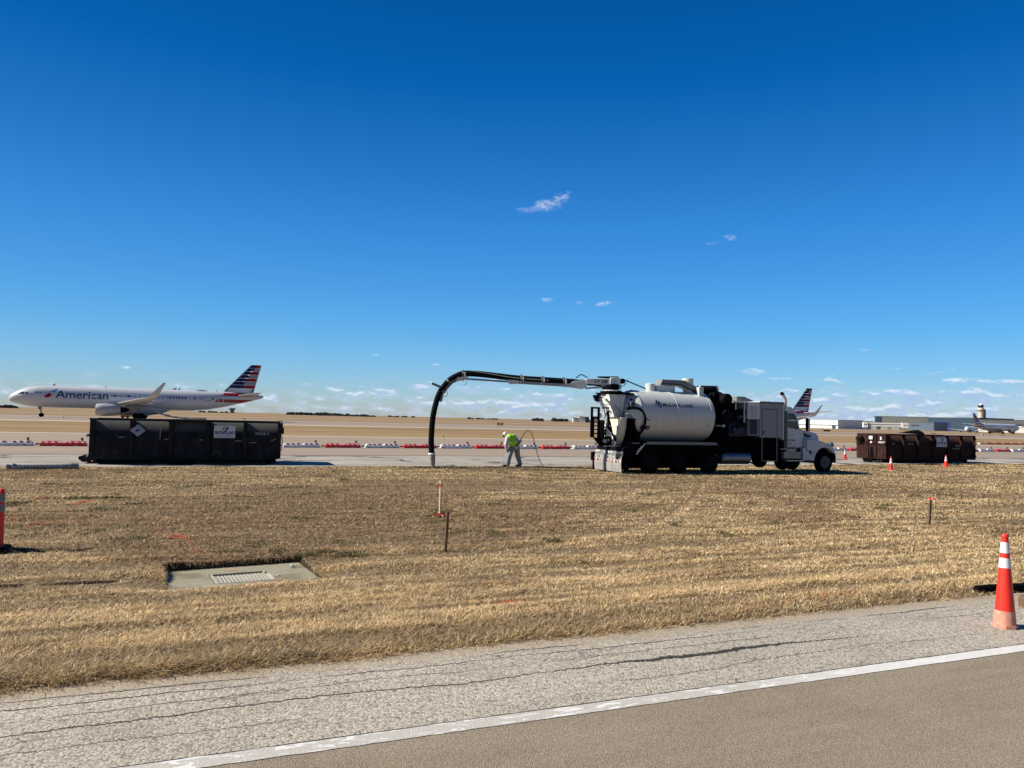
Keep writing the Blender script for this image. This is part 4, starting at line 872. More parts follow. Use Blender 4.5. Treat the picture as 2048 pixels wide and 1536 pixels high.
    b = MB(); b.face([(9.36, -1.054, 2.16), (9.48, -1.054, 2.16), (9.48, -1.054, 2.02), (9.40, -1.054, 1.96), (9.40, -1.054, 1.88), (9.36, -1.054, 1.95)]); b.build('door_sticker', M['whitetail'], cdr)
    b = MB(); b.text('WHP 5984', .115, lambda u, v: (9.04 + u, -1.055, 1.545 + v), bold=.004); b.box(8.99, 9.16, -1.056, -1.054, 1.44, 1.47); b.box(8.99, 9.16, -1.056, -1.054, 1.38, 1.41); b.box(9.25, 9.55, -1.056, -1.054, 1.29, 1.31); b.box(9.05, 9.5, -1.056, -1.054, 1.83, 1.84); b.build('door_lettering', M['ink'], cdr)
    b = MB(); b.cyl((9.27, -1.056, 1.43), (9.27, -1.053, 1.43), .05, n=16); b.build('red_decal', M['redlamp'], cdr)
    b = MB(); b.obox((9.0, -1.06, 1.98), (9.0, -1.06, 1.80), .02, .03); b.build('door_handle', M['black'], cdr)
    b = MB(); b.add([(9.68, -.92, 2.90), (9.68, .92, 2.90), (9.92, .92, 2.17), (9.92, -.92, 2.17)], [(0, 1, 2, 3)]); o = b.build('windscreen', M['glass'], T)
    # hood and front fender, one shell with wheel arch
    hood = [(10.10, .62), (10.10, 2.10), (10.55, 2.06), (11.20, 1.93), (11.33, 1.84), (11.36, 1.45)]
    b = MB(); b.xz([(10.0, 1.22), (10.0, 2.10), (10.60, 2.06), (11.15, 1.95), (11.32, 1.84), (11.37, 1.30)], -.80, .80); b.build('hood', M['white'], T, bevel=.07)
    for sgn in (-1, 1):
        arch = [(11.31 + .66 * math.cos(a), .55 + .70 * math.sin(a)) for a in np.linspace(math.pi * 1.0, math.pi * .10, 14)]
        outer = [(10.10, .60), (10.10, 1.62), (10.45, 1.66), (10.95, 1.60), (11.40, 1.48), (11.66, 1.42), (11.88, 1.22), (12.0, .98)]
        b = MB(); b.xz(outer + arch[::-1] + [(10.60, .60)], *sorted((sgn * .70, sgn * 1.20))); b.build('front_fender', M['white'], T, bevel=.03)
        b = MB(); b.tube([(11.78, sgn * 1.0, 1.40), (11.95, sgn * 1.0, 1.38), (12.06, sgn * 1.0, 1.33)], [.15, .14, .06], 18); b.build('headlight', mat('smoked_headlight', (.10, .13, .13), .15), T)
        b = MB(); b.box(10.18, 10.30, sgn * 1.22 - .05, sgn * 1.22 + .05, 2.16, 2.66); b.obox((10.2, sgn * 1.2, 2.18), (10.0, sgn * .95, 2.2), .04, .04); b.build('wing_mirror', M['whitemetal'], T, bevel=.015)
        b = MB(); b.box(10.10, 10.18, sgn * 1.22 - .06, sgn * 1.22 + .06, 2.12, 2.70); b.cyl((10.2, sgn * 1.22, 2.06), (10.2, sgn * 1.22, 2.12), .10); b.build('mirror_back', M['black'], T)
        b = MB(); b.prism([(10.28, sgn * .803, 1.98), (10.72, sgn * .803, 1.86), (10.60, sgn * .803, 1.72), (10.36, sgn * .803, 1.76)], (0, sgn * .012, 0)); b.build('hood_vent', M['ink'], T)
        b = MB(); b.cyl((10.74, sgn * .80, 1.80), (10.74, sgn * .82, 1.80), .055, n=16); b.build('vent_badge', M['navyink'], T)
        b = MB(); b.cyl((11.62, sgn * 1.2, 1.36), (11.64, sgn * 1.21, 1.36), .03); b.build('side_marker', M['amber'], T)
    b = MB(); b.box(10.14, 10.16, -.81, -.80, 1.25, 2.06); b.tube(poly_pts([(10.12, -1.21, 1.6), (10.13, -1.215, 1.2), (10.30, -1.215, 1.02), (10.62, -1.215, .98)], 6), .012, 6); b.obox((10.34, -1.22, 1.12), (10.40, -1.22, .92), .03, .05); b.build('hood_latch', M['black'], T)
    b = MB(); b.box(11.36, 11.43, -.55, .55, 1.05, 1.85); b.build('grille', M['chrome'], T, bevel=.02)
    b = MB(); b.xz([(11.75, .52), (12.03, .52), (12.03, .86), (11.95, .98), (11.75, .98)], -1.22, 1.22); b.build('front_bumper', M['black'], T, bevel=.03)
    b = MB(); b.box(11.98, 12.04, -1.20, -1.0, .94, .99); b.build('bumper_lamp', M['lamp'], T)
    b = MB(); b.box(10.6, 11.9, -.95, .95, .6, 1.25); b.build('wheel_well', M['chassis'], T)
    b = MB(); b.box(9.93, 10.10, -1.2, -1.0, .60, 1.24); b.build('cab_skirt', M['white'], T, bevel=.02)
    # --- boom: s runs from the turret (local 0,0) out to the hose head
    ux, uy = -.941, .338
    P = lambda s, z, o=0: (-.1 + ux * s - uy * o * -1 * -1, 0 + uy * s + ux * o * 1, z)   # o>0: towards the camera side
    def bar(b, s0, z0, s1, z1, w, h, m=0): b.obox(P(s0, z0), P(s1, z1), w, h, m)
    def plate(b, poly, o0, o1, m=0): b.prism([P(s, z, o0) for s, z in poly], Vector(P(0, 0, o1)) - Vector(P(0, 0, o0)), m)
    b = MB(); plate(b, [(-.13, 4.26), (1.28, 4.22), (1.30, 3.98), (.55, 3.95), (.30, 3.82), (-.30, 3.82), (-.13, 4.0)], -.16, .16); plate(b, [(.18, 4.30), (-.25, 4.30), (-.33, 3.78), (-.05, 3.80), (.2, 3.98)], -.20, .20); b.build('boom_base', M['whitemetal'], T, bevel=.012)
    b = MB(); b.text('CV 200', .20, lambda u, v: tuple(Vector(P(.93 - u, 4.06 + v - .02, .166))), shear=.25, bold=.006); b.build('boom_lettering', M['ink'], T)
    b = MB(); bar(b, .05, 4.13, -.36, 3.86, .06, .09); b.build('slew_strut', M['whitemetal'], T)
    b = MB(); plate(b, [(.25, 4.26), (.7, 4.28), (.75, 4.34), (.3, 4.35), (-.2, 4.36), (-.2, 4.28)], -.1, .1); b.cyl(P(-.4, 4.15, .1), P(-.4, 4.15, -.2), .12); b.tube([P(-.38 - .12 * math.sin(a), 4.05 + .13 * math.cos(a), .15) for a in np.linspace(0, 5.5, 14)], .014, 7); b.tube([P(-.50, 3.98, .1), P(-.62, 4.14, .1), P(-.68, 4.24, .05)], .012, 6)
    b.tube(poly_pts([P(1.2, 4.26), P(1.5, 4.40), P(1.75, 4.22)], 6), .022, 8); b.build('boom_hydraulics', M['black'], T)
    b = MB(); plate(b, [(1.25, 4.20), (1.45, 4.12), (1.85, 4.08), (2.02, 3.98), (1.98, 3.80), (1.45, 3.74), (1.27, 3.80), (1.22, 4.0)], -.15, .15); b.build('boom_knuckle', M['whitemetal'], T, bevel=.012)
    b = MB(); bar(b, 1.30, 3.78, .25, 3.87, .07, .08); bar(b, .8, 3.83, .25, 3.88, .10, .10, 1); b.build('luffing_cylinder', [M['steel'], M['whitemetal']], T)
    b = MB(); bar(b, 1.95, 3.89, 2.25, 3.90, .20, .17, 1); bar(b, 2.25, 3.895, 4.40, 3.97, .15, .135); b.build('outer_boom', [mat('boom_grey_paint', (.36, .38, .38), .4), M['white']], T, bevel=.008)
    b = MB(); plate(b, [(4.35, 4.06), (4.85, 4.08), (4.90, 3.98), (4.75, 3.88), (4.35, 3.90)], -.11, .11); b.build('boom_sleeve', M['whitemetal'], T, bevel=.008)
    b = MB(); bar(b, 4.85, 3.99, 6.80, 4.07, .09, .085); b.build('telescopic_boom', M['steel'], T)
    b = MB(); plate(b, [(6.65, 4.17), (6.75, 4.02), (7.0, 3.98), (7.15, 4.10), (6.9, 4.12), (6.78, 4.22)], -.08, .08); plate(b, [(6.98, 4.14), (7.15, 4.13), (7.22, 3.92), (7.0, 3.98)], -.10, .10, 1); b.build('boom_head', [M['whitemetal'], M['white']], T, bevel=.006)
    b = MB(); plate(b, [(7.16, 4.12), (7.45, 3.98), (7.70, 3.72), (7.84, 3.55), (7.70, 3.42), (7.55, 3.62), (7.35, 3.84), (7.16, 3.94)], -.08, .08); b.build('hose_cradle', mat('cradle_grey', (.16, .17, .18), .5), T, bevel=.006)
    b = MB(); bar(b, 8.24, 3.80, 7.72, 3.60, .06, .11); bar(b, 7.80, 3.40, 7.86, 3.04, .06, .11); b.cyl(P(8.24, 3.80, -.05), P(8.24, 3.80, .15), .058, n=14); b.cyl(P(7.86, 3.04, -.05), P(7.86, 3.04, .15), .058, n=14); b.cyl(P(7.74, 3.45, -.1), P(7.74, 3.45, .12), .075, n=14); b.build('guide_roller', M['grey'], T)
    b = MB(); b.tube(poly_pts([P(7.65, 3.55, .1), P(7.57, 3.35, .12), P(7.68, 3.22, .1), P(7.74, 3.28, .1)], 6), .010, 6); b.tube(poly_pts([P(6.72, 4.0, .1), P(6.74, 3.85, .1), P(6.84, 3.72, .1)], 5), .008, 6); b.build('loose_cable', M['black'], T)
    HP = [(.55, 3.99), (.95, 4.03), (1.78, 4.045), (3.15, 4.095), (4.37, 4.14), (5.21, 4.21), (6.13, 4.29), (6.72, 4.30), (7.12, 4.22), (7.48, 4.01), (7.75, 3.70), (7.94, 3.38), (8.06, 3.03), (8.16, 2.58), (8.22, 2.12), (8.25, 1.46), (8.24, .98), (8.20, .60)]
    pts = poly_pts([P(s, z) for s, z in HP], 26)
    b = MB(); b.tube(pts, [.128 + (.004 if k % 3 == 0 else 0) for k in range(len(pts))], 20); b.build('suction_hose', M['hose'], T)
    b = MB(); b.tube(poly_pts([P(s, z + .135, .03) for s, z in HP[2:9]] + [P(7.5, 4.1, .1)], 8), .014, 7); b.build('water_line', M['navyink'], T)
    b = MB(); b.tube(poly_pts([P(3.0, 4.09, .13), P(4.6, 4.17, .14), P(6.1, 4.38, .08), P(6.8, 4.42, .02), P(7.4, 4.12, .05)], 8), .011, 7); b.build('control_line', M['louvre'], T)
    for s, z in ((2.30, 4.06), (3.30, 4.10), (4.25, 4.135), (6.90, 4.275)):
        b = MB(); b.tube([P(s - .035, z), P(s + .035, z)], .142, 20, caps=False); b.box(*[q for q in (P(s, 0)[0] - .03, P(s, 0)[0] + .03, P(s, 0)[1] - .03, P(s, 0)[1] + .03, z + .13, z + .20)]); cl = b.build('hose_clamp', M['grey'], T)
        q = MB(); q.obox(P(s - .10, z + .09, .135), P(s - .10, z - .09, .135), .05, .035); q.build('clamp_bolt', M['white'], cl)
        q = MB(); q.obox(P(s, z - .12, .05), P(s, 3.86 if s < 4 else 3.95, .05), .05, .07); q.build('clamp_leg', M['whitemetal'], cl)
    b = MB(); b.tube([P(7.52, 3.97), P(7.57, 3.90)], .137, 20, caps=False); b.build('hose_band', M['grey'], T)
    b = MB(); b.tube([P(8.20, .67), P(8.20, .64), P(8.20, .62), P(8.19, .58)], [.14, .165, .165, .13], 20); b.build('nozzle_flange', M['whitemetal'], T)
    b = MB(); b.tube([P(8.19, .60), P(8.18, .50), P(8.18, .49), P(8.17, .40), P(8.16, .38), P(8.15, .18), P(8.14, .16), P(8.12, .02)], [.14, .145, .13, .13, .115, .105, .09, .07], 20); b.build('suction_nozzle', mat('muddy_nozzle', (.30, .27, .23), .7, dirt=(.16, .13, .10), dirt_amt=.6, scale=9), T)
truck()

# ------------------------------------------------------------------ person bending over the dig
def capsule_mesh(segs, voxel, name, mt, parent=None, smooth=3):
    b = MB()
    for p0, r0, p1, r1 in segs:
        p0, p1 = Vector(p0), Vector(p1); d = (p1 - p0); L = max(d.length, 1e-4); d = d / L
        pts = []; rs = []
        for k in range(5): a = math.pi / 2 * (1 - k / 4); pts.append(p0 - d * r0 * math.sin(a)); rs.append(max(.001, r0 * math.cos(a)))
        for k in range(5): a = math.pi / 2 * k / 4; pts.append(p1 + d * r1 * math.sin(a)); rs.append(max(.001, r1 * math.cos(a)))
        b.tube(pts, rs, 14, caps=True)
    o = b.build(name, mt, parent)
    o.modifiers.clear()
    m = o.modifiers.new('remesh', 'REMESH'); m.mode = 'VOXEL'; m.voxel_size = voxel; m.use_smooth_shade = True
    s_ = o.modifiers.new('smooth', 'SMOOTH'); s_.iterations = smooth; s_.factor = .5
    return o
def person():
    L = (13.52, 33.05, -.295)
    # joints in a frame where x is to the right as seen from the road, y away, z up
    J = dict(pel=(.05, .05, .98), waist=(-.04, .03, 1.13), chest=(-.17, .02, 1.33), neck=(-.30, .05, 1.45), head=(-.40, .08, 1.53),
             lsh=(-.30, -.14, 1.36), lel=(-.36, -.16, 1.06), lwr=(-.31, -.06, .78), lha=(-.29, -.02, .70),
             rsh=(.04, .20, 1.42), rel=(.30, .12, 1.24), rwr=(.22, -.02, 1.06), rha=(.16, -.08, 1.02),
             lhip=(-.06, -.04, .95), lkn=(-.20, -.05, .52), lan=(-.26, .0, .12), lto=(-.46, -.03, .04),
             rhip=(.14, .10, .95), rkn=(.20, .12, .53), ran=(.33, .14, .13), rto=(.14, .10, .04))
    g = J
    arm = lambda e: [(g['lsh'], .062 + e, g['lel'], .048 + e), (g['lel'], .048 + e, g['lwr'], .032 + e * .8), (g['rsh'], .062 + e, g['rel'], .048 + e), (g['rel'], .048 + e, g['rwr'], .032 + e * .8)]
    leg = lambda e: [(g['lhip'], .092 + e, g['lkn'], .062 + e), (g['lkn'], .062 + e, g['lan'], .044 + e), (g['rhip'], .092 + e, g['rkn'], .062 + e), (g['rkn'], .062 + e, g['ran'], .044 + e)]
    def torso(e): return [(g['pel'], .135 + e, g['waist'], .120 + e), (g['waist'], .120 + e, g['chest'], .145 + e), ((-.24, -.06, 1.36), .10 + e, (-.10, .14, 1.42), .10 + e), (g['lhip'], .10 + e, g['rhip'], .10 + e), (g['lsh'], .07 + e, g['chest'], .10 + e), (g['rsh'], .07 + e, g['chest'], .10 + e)]
    def hand(w, h, dirn):
        w, h = Vector(w), Vector(h); out = [(w, .030, h, .036)]; d = Vector(dirn).normalized(); side = d.cross(Vector((0, 1, 0))).normalized(); fwd = side.cross(d)
        for k, ln in enumerate((.055, .066, .062, .05)):
            o_ = h + side * (k - 1.5) * .019 + d * .02; m_ = o_ + d * ln * .6 + fwd * .012; e_ = m_ + d * ln * .25 + fwd * .028
            out += [(o_, .010, m_, .009), (m_, .009, e_, .008)]
        out += [(h - side * .03, .011, h - side * .045 + fwd * .03 + d * .02, .009)]
        return out
    body = [(g['neck'], .058, g['head'], .06), (g['head'], .092, (-.43, .07, 1.51), .085), ((-.47, .07, 1.44), .035, (-.44, .07, 1.46), .05), ((-.505, .07, 1.485), .014, (-.49, .07, 1.50), .016), (g['chest'], .11, g['neck'], .07)]
    body += torso(-.02) + arm(-.005) + leg(-.01) + [(g['lan'], .04, g['lto'], .035), (g['ran'], .04, g['rto'], .035)]
    body += hand(g['lwr'], g['lha'], (.05, .1, -1)) + hand(g['rwr'], g['rha'], (-.8, -.3, -.3))
    Pn = capsule_mesh(body, .012, 'person', M['skin']); Pn.location = L; Pn.rotation_euler = (0, 0, -YAW)
    tag(Pn, 'person in grey coverall, lime vest and white helmet bending over the dig with a lance', 'person')
    capsule_mesh(leg(.060) + [(g['lhip'], .125, g['rhip'], .12), (g['pel'], .14, g['waist'], .13)], .014, 'trousers', M['coverall'], Pn)
    capsule_mesh(arm(.056) + torso(.045), .014, 'jacket', M['shirt'], Pn)
    v = capsule_mesh([((-.02, .02, 1.10), .195, g['chest'], .222), (g['chest'], .215, (-.22, -.02, 1.39), .18), ((-.24, -.08, 1.36), .155, (-.04, .16, 1.40), .16), ((-.02, .02, 1.04), .195, (-.12, -.06, 1.15), .195)], .014, 'safety_vest', M['vest'], Pn)
    capsule_mesh([((-.28, -.12, 1.37), .085, (-.22, -.16, 1.12), .10)], .014, 'vest_band', M['vestband'], Pn)
    for a, t_, nm in ((g['lan'], g['lto'], 'boot'), (g['ran'], g['rto'], 'boot')):
        a = Vector(a); t_ = Vector(t_); capsule_mesh([(a + Vector((0, 0, .13)), .066, a, .060), (a + Vector((.02, 0, -.06)), .052, t_ + Vector((0, 0, .015)), .046)], .012, nm, M['boot'], Pn)
    for w_, h_, d_ in ((g['lwr'], g['lha'], (.05, .1, -1)), (g['rwr'], g['rha'], (-.8, -.3, -.3))):
        capsule_mesh([(a, r + .005, b_, r2 + .005) for a, r, b_, r2 in hand(w_, h_, d_)], .008, 'glove', M['boot'], Pn, 1)
    b = MB(); ax = Vector((-.62, .05, .78)).normalized(); c = Vector(g['head']) + ax * .005; prof = [(.128, -.01), (.126, .02), (.118, .06), (.098, .10), (.06, .128), (.01, .138)]
    b.tube([c + ax * h for r, h in prof], [r for r, h in prof], 24); b.tube([c + ax * -.012, c + ax * .0], [.150, .128], 24); b.build('helmet', M['helmet'], Pn)
    b = MB(); b.tube([c + ax * .035, c + ax * .055], [.1275, .123], 24, caps=False); b.tube([c + Vector((-.08, -.10, -.03)), c + Vector((-.10, -.09, -.11))], .035, 10); b.build('ear_defender_band', M['black'], Pn)
    # lance with water hose, held in the hands: things of their own
    def wp(x, y, z):
        q = Matrix.Rotation(-YAW, 3, 'Z') @ Vector((x, y, z)); return (q.x + L[0], q.y + L[1], q.z + L[2])
    b = MB(); b.tube([wp(-.60, .03, .04), wp(-.33, -.02, .62), wp(-.26, -.02, .78)], .018, 8); b.cyl(wp(-.34, -.02, .60), wp(-.255, -.02, .79), .022); b.cyl(wp(-.62, .03, .0), wp(-.59, .03, .07), .02)
    tag(b.build('water_lance', M['steel']), 'thin metal water lance held by the bending worker, its tip in the dig', 'water lance')
    b = MB(); b.tube(poly_pts([wp(-.26, -.02, .78), wp(-.05, -.16, .98), wp(.16, -.10, 1.04), wp(.32, .0, 1.30), wp(.44, .05, 1.50), wp(.57, .1, 1.70), wp(.68, .12, 1.765), wp(.80, .12, 1.70), wp(.92, .12, 1.45), wp(1.02, .12, 1.10), wp(1.13, .12, .72), wp(1.25, .12, .38), wp(1.38, .1, .14), wp(1.48, .05, .02)], 7), .016, 8)
    b.tube(poly_pts([wp(1.48, .05, .02), wp(1.8, -.1, .03), wp(2.4, -.3, .04), wp(3.3, -.5, .04), wp(4.0, -.8, .04)], 6), .016, 8)
    tag(b.build('water_hose', M['hose']), 'thin black water hose arching up behind the worker and down to the ground', 'hose')
person()
b = MB(); r6 = random.Random(21)
def clod(b, x, y, r):
    bm = bmesh.new(); bmesh.ops.create_icosphere(bm, subdivisions=1, radius=r)
    for v in bm.verts: v.co *= r6.uniform(.6, 1.2); v.co.z *= .6
    bm.verts.index_update(); b.add([(v.co.x + x, v.co.y + y, v.co.z + hz(x, y) + r * .3) for v in bm.verts], [tuple(v.index for v in f.verts) for f in bm.faces]); bm.free()
for k in range(420):
    x = r6.choice((r6.uniform(8.6, 11), r6.uniform(12.0, 14), r6.uniform(14.4, 18.5))); clod(b, x, 32.55 + .12 * math.sin(x * .9) + r6.gauss(0, .12), r6.uniform(.02, .07))
tag(b.build('spoil', mat('dark_wet_soil', (.035, .024, .016), .95, var=.5, scale=8)), 'dark clods of dug soil scattered along the grass edge around the worker', 'soil', kind='stuff')

# ------------------------------------------------------------------ roll-off containers
def sunlit_dust(m0):                                           # the same paint, upward-facing curve lightened for dust and painted-in sunlight
    nm = m0.name + '_sunlit_dust'
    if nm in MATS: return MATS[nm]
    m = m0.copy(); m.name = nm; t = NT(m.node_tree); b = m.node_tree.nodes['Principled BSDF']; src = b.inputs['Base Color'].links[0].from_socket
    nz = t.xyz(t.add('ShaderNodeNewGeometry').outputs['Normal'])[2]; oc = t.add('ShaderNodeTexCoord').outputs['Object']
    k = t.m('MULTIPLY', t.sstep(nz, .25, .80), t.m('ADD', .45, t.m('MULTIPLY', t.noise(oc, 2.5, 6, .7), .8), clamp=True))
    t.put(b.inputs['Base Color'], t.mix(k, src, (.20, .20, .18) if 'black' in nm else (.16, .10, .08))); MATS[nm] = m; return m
def container(loc, L, mt, label, bays, nose, panel=True):
    T = empty('waste_container', loc, label, 'container')
    Wd, H_ = 2.44, 1.90
    b = MB(); b.box(.06, L - .06, .38, .40, .34, H_ - .10); b.box(.06, L - .06, Wd - .40, Wd - .38, .34, H_ - .10); b.box(0, .06, .06, Wd - .06, .3, H_ - .02); b.box(L - .06, L, .06, Wd - .06, .3, H_ - .02); b.box(0, L, .06, Wd - .06, .28, .34)
    b.build('container_body', mt, T)
    bw = L / bays
    for side in (0, 1):
        f = (lambda y: y) if side == 0 else (lambda y: Wd - y)
        for k in range(bays):
            x0 = k * bw + .16; x1 = (k + 1) * bw - .0; prof = [(.34, H_ - .10)] + [(.02 + .30 * math.sin(a), H_ - .12 - .62 * (1 - math.cos(a)) * 1) for a in np.linspace(math.pi / 2, 0, 9)]
            prof = [(.37, H_ - .09), (.31, H_ - .15), (.22, H_ - .27), (.14, H_ - .39), (.08, H_ - .50), (.04, H_ - .62), (.02, H_ - .78), (.02, .34)]
            b = MB(); n = len(prof)
            b.add([(x, f(y), z) for x in (x0, x1) for y, z in prof], [(i, i + 1, n + i + 1, n + i) for i in range(n - 1)], 0, True); b.build('side_panel', sunlit_dust(mt), T)
        for k in range(bays + 1):
            x = k * bw; x0 = x if k == 0 else x - .02
            b = MB(); b.box(x0, min(x0 + .16, L), *sorted((f(-.06), f(.37))), .30, H_ - .03); b.build('side_post', mt, T, bevel=.008)
        b = MB(); b.box(-.02, L + .02, *sorted((f(-.07), f(.12))), H_ - .075, H_); b.build('top_rail', mt, T, bevel=.01)
        b = MB(); b.box(0, L, *sorted((f(-.02), f(.16))), .22, .34); b.box(.1, L - .05, *sorted((f(.5), f(.62))), .06, .30); b.build('bottom_rail', mt, T)
    for x in (.35, L - .35):
        for y in (.35, Wd - .45):
            b = MB(); b.cyl((x, y, .10), (x, y + .14, .10), .10, n=16); b.build('roller', M['chassis'], T)
    return T
bl = container((-4.62, 34.75, -.285), 7.45, M['binblk'], 'long black steel waste container with a pale company sign, below the taxiing airliner', 5, True)
Lb = 7.45; bwb = Lb / 5
b = MB(); b.xz([(-.42, .16), (-.45, .28), (-.30, .33), (-.02, .40), (-.02, .06), (-.28, .06)], .55, 1.9); b.build('skid_nose', M['binblk'], bl)
b = MB(); b.tube([(-.14, .5, .28), (.0, .5, .46)], .02, 8); b.box(-.14, -.06, .2, .5, 1.12, 1.24); b.build('nose_latch', M['scuff'], bl)
b = MB(); b.box(Lb, Lb + .10, -.02, 2.46, .25, 1.86); b.box(Lb + .1, Lb + .22, .1, .5, 1.35, 1.62); b.box(Lb + .05, Lb + .16, 0, .3, 1.6, 1.82); b.tube([(Lb - .15, -.05, 1.92), (Lb + .1, -.05, 1.94), (Lb + .14, -.05, 1.82)], .02, 6); b.tube(poly_pts([(Lb + .12, 0, 1.3), (Lb + .16, -.02, .9), (Lb + .12, 0, .6)], 4), .015, 6); b.build('tail_gate', M['binblk'], bl)
def bin_sign(par, x, z, w, h, y=-.075, big=True):
    b = MB(); b.box(x, x + w, y - .012, y, z, z + h); sg = b.build('company_sign', M['board'], par)
    yy = y - .016; cx, cz = x + w * .5, z + h * .74; s_ = h * .22
    b = MB(); b.face([(cx - s_ * .9, yy, cz), (cx - s_ * .1, yy, cz + s_ * .9), (cx + s_ * .9, yy, cz + s_ * .75), (cx + s_ * .45, yy, cz + s_ * .35), (cx - .0, yy, cz + s_ * .45), (cx - s_ * .4, yy, cz - .02), (cx - s_ * .3, yy, cz - s_ * .9)]); b.build('sign_logo', M['greenink'], sg)
    b = MB(); b.face([(cx + s_ * 1.3, yy, cz + s_ * .8), (cx + s_ * 1.35, yy, cz - .0), (cx + s_ * .2, yy, cz - s_ * 1.0), (cx - s_ * .25, yy, cz - s_ * .9), (cx + s_ * .55, yy, cz - s_ * .05), (cx + s_ * .3, yy, cz + s_ * .2)]); b.build('sign_arrow', M['ink'], sg)
    b = MB(); b.text('IRONCLAD', w * .178, lambda u, v: (x + w * .05 + u, yy, z + h * .34 + v), bold=.008, space=1.02); b.build('sign_lettering', M['navyink'], sg)
    for k in range(2):
        b = MB(); b.box(x + w * .08, x + w * .92, yy, y - .012, z + h * (.22 - .14 * k), z + h * (.27 - .14 * k)); b.build('sign_bar', mat('grey_blue_ink', (.25, .33, .40), .6), sg)
bin_sign(bl, 4.74, 1.15, .86, .53)
b = MB(); cx, cz, s_ = 1.78, 1.42, .26; b.prism([(cx - s_ * 1.15, -.09, cz), (cx, -.09, cz + s_), (cx + s_ * 1.15, -.09, cz), (cx, -.09, cz - s_)], (0, .012, 0)); o = b.build('hazard_placard', mat('grey_placard', (.30, .34, .42), .5, dirt=(.15, .17, .2), dirt_amt=.6), bl)
b = MB(); b.face([(cx - .12, -.094, cz - .02), (cx - .02, -.094, cz + .05), (cx + .12, -.094, cz + .06), (cx + .03, -.094, cz - .01), (cx - .04, -.094, cz - .07)]); b.build('placard_mark', M['ink'], o)
b = MB(); b.text('VR2200 4', .15, lambda u, v: (6.42 + u, -.0, 1.30 + v), bold=.004); b.build('container_number', M['scuff'], bl)
for x0, z0, x1, z1 in ((1.05, 1.12, 1.28, 1.13), (6.20, .94, 6.5, .96), (2.86, 1.02, 3.15, 1.28), (2.78, 1.06, 2.95, 1.07), (4.15, 1.05, 4.3, 1.05), (5.6, 1.02, 5.9, 1.02), (7.1, 1.02, 7.35, 1.14), (2.62, 1.05, 2.63, 1.6)):
    b = MB(); b.obox((x0, .005, z0), (x1, .005, z1), .012, .025); b.build('bare_scratch', M['scuff'], bl)
for k in range(8):
    a = k * math.pi / 4; b = MB(); b.cyl((4.88 + .13 * math.cos(a), .0, .42 + .13 * math.sin(a)), (4.88 + .13 * math.cos(a), -.01, .42 + .13 * math.sin(a)), .018, n=8); b.build('bolt_head', M['scuff'], bl)
b = MB(); b.obox((5.95, .0, 1.9), (5.95, .0, 2.02), .10, .012); b.box(5.9, 6.02, -.02, .02, 2.0, 2.02); b.build('rail_hook', M['binblk'], bl)
b = MB()
tp = [(2.35, 2.20), (2.6, 2.11), (2.9, 2.02), (3.2, 1.965), (3.6, 1.935), (4.4, 1.93)]
for i in range(len(tp) - 1):
    (xa, za), (xb, zb) = tp[i], tp[i + 1]; b.add([(xa, -.05, za), (xb, -.05, zb), (xb, 1.6, zb + .02), (xa, .9 + .12 * i, za + .02), (xa, -.05, za + .012), (xb, -.05, zb + .03), (xb, 1.6, zb + .06), (xa, .9 + .12 * i, za + .04)], [(0, 1, 2, 3), (4, 5, 6, 7), (0, 1, 5, 4), (2, 3, 7, 6)], 0, True)
o = b.build('tarpaulin', mat('dark_tarp', (.02, .02, .02), .7), loc=(-4.62, 34.75, -.285)); tag(o, 'dark tarpaulin curling up at one end on top of the black container', 'tarpaulin')

br = container((41.1, 35.75, -.285), 8.15, M['binbrn'], 'long brown steel waste container with front end facing left, right of the truck', 6, False)
Lr = 8.15
b = MB(); b.box(-.14, -.0, .0, 2.44, .25, 1.25); b.box(-.10, 0, .0, 2.44, 1.25, 1.88); b.box(-.20, -.10, .78, .92, .35, 1.85); b.box(-.20, -.10, 1.42, 1.56, .35, 1.85); b.box(-.20, -.10, 0, 2.44, 1.18, 1.28); b.box(-.2, -.1, 0, .1, .3, 1.88); b.build('front_plate', M['binbrn'], br)
b = MB(); b.prism([(-.145, 1.35, .32), (-.145, 1.0, .32), (-.145, 1.10, 1.05), (-.145, 1.24, 1.05)], (-.01, 0, 0)); b.build('hook_slot', M['chassis'], br)
b = MB(); b.cyl((-.10, 2.08, 1.52), (-.36, 2.08, 1.52), .24, n=24); b.build('port_flange', M['binbrn'], br)
b = MB(); b.cyl((-.365, 1.98, 1.46), (-.37, 1.98, 1.46), .17, n=24); b.build('port_cap', M['chassis'], br)
for y0, y1, z0, z1 in ((1.05, 1.35, 1.52, 1.74), (1.1, 1.25, 1.28, 1.39), (.42, .54, 1.5, 1.7)):
    b = MB(); b.box(-.215 if y0 > 1 else -.115, -.20 if y0 > 1 else -.10, y0, y1, z0, z1); b.build('white_label', M['whitepl'], br)
b = MB(); b.text('VB27174', .16, lambda u, v: (-.105, .70 - u, 1.28 + v), bold=.006); b.build('container_number', M['whitepl'], br)
b = MB(); b.text('VB27174', .14, lambda u, v: (1.75 + u, .0, 1.22 + v), bold=.003); b.build('side_number', M['scuff'], br)
b = MB(); b.text('SHP', .14, lambda u, v: (.35 + u, .0, 1.22 + v), bold=.003); b.build('side_mark', M['scuff'], br)
bin_sign(br, 4.35, 1.10, .95, .62)
b = MB(); b.box(6.25, 6.85, -.004, .0, 1.10, 1.26); b.build('scuffed_patch', mat('grey_patch', (.16, .16, .17), .7), br)
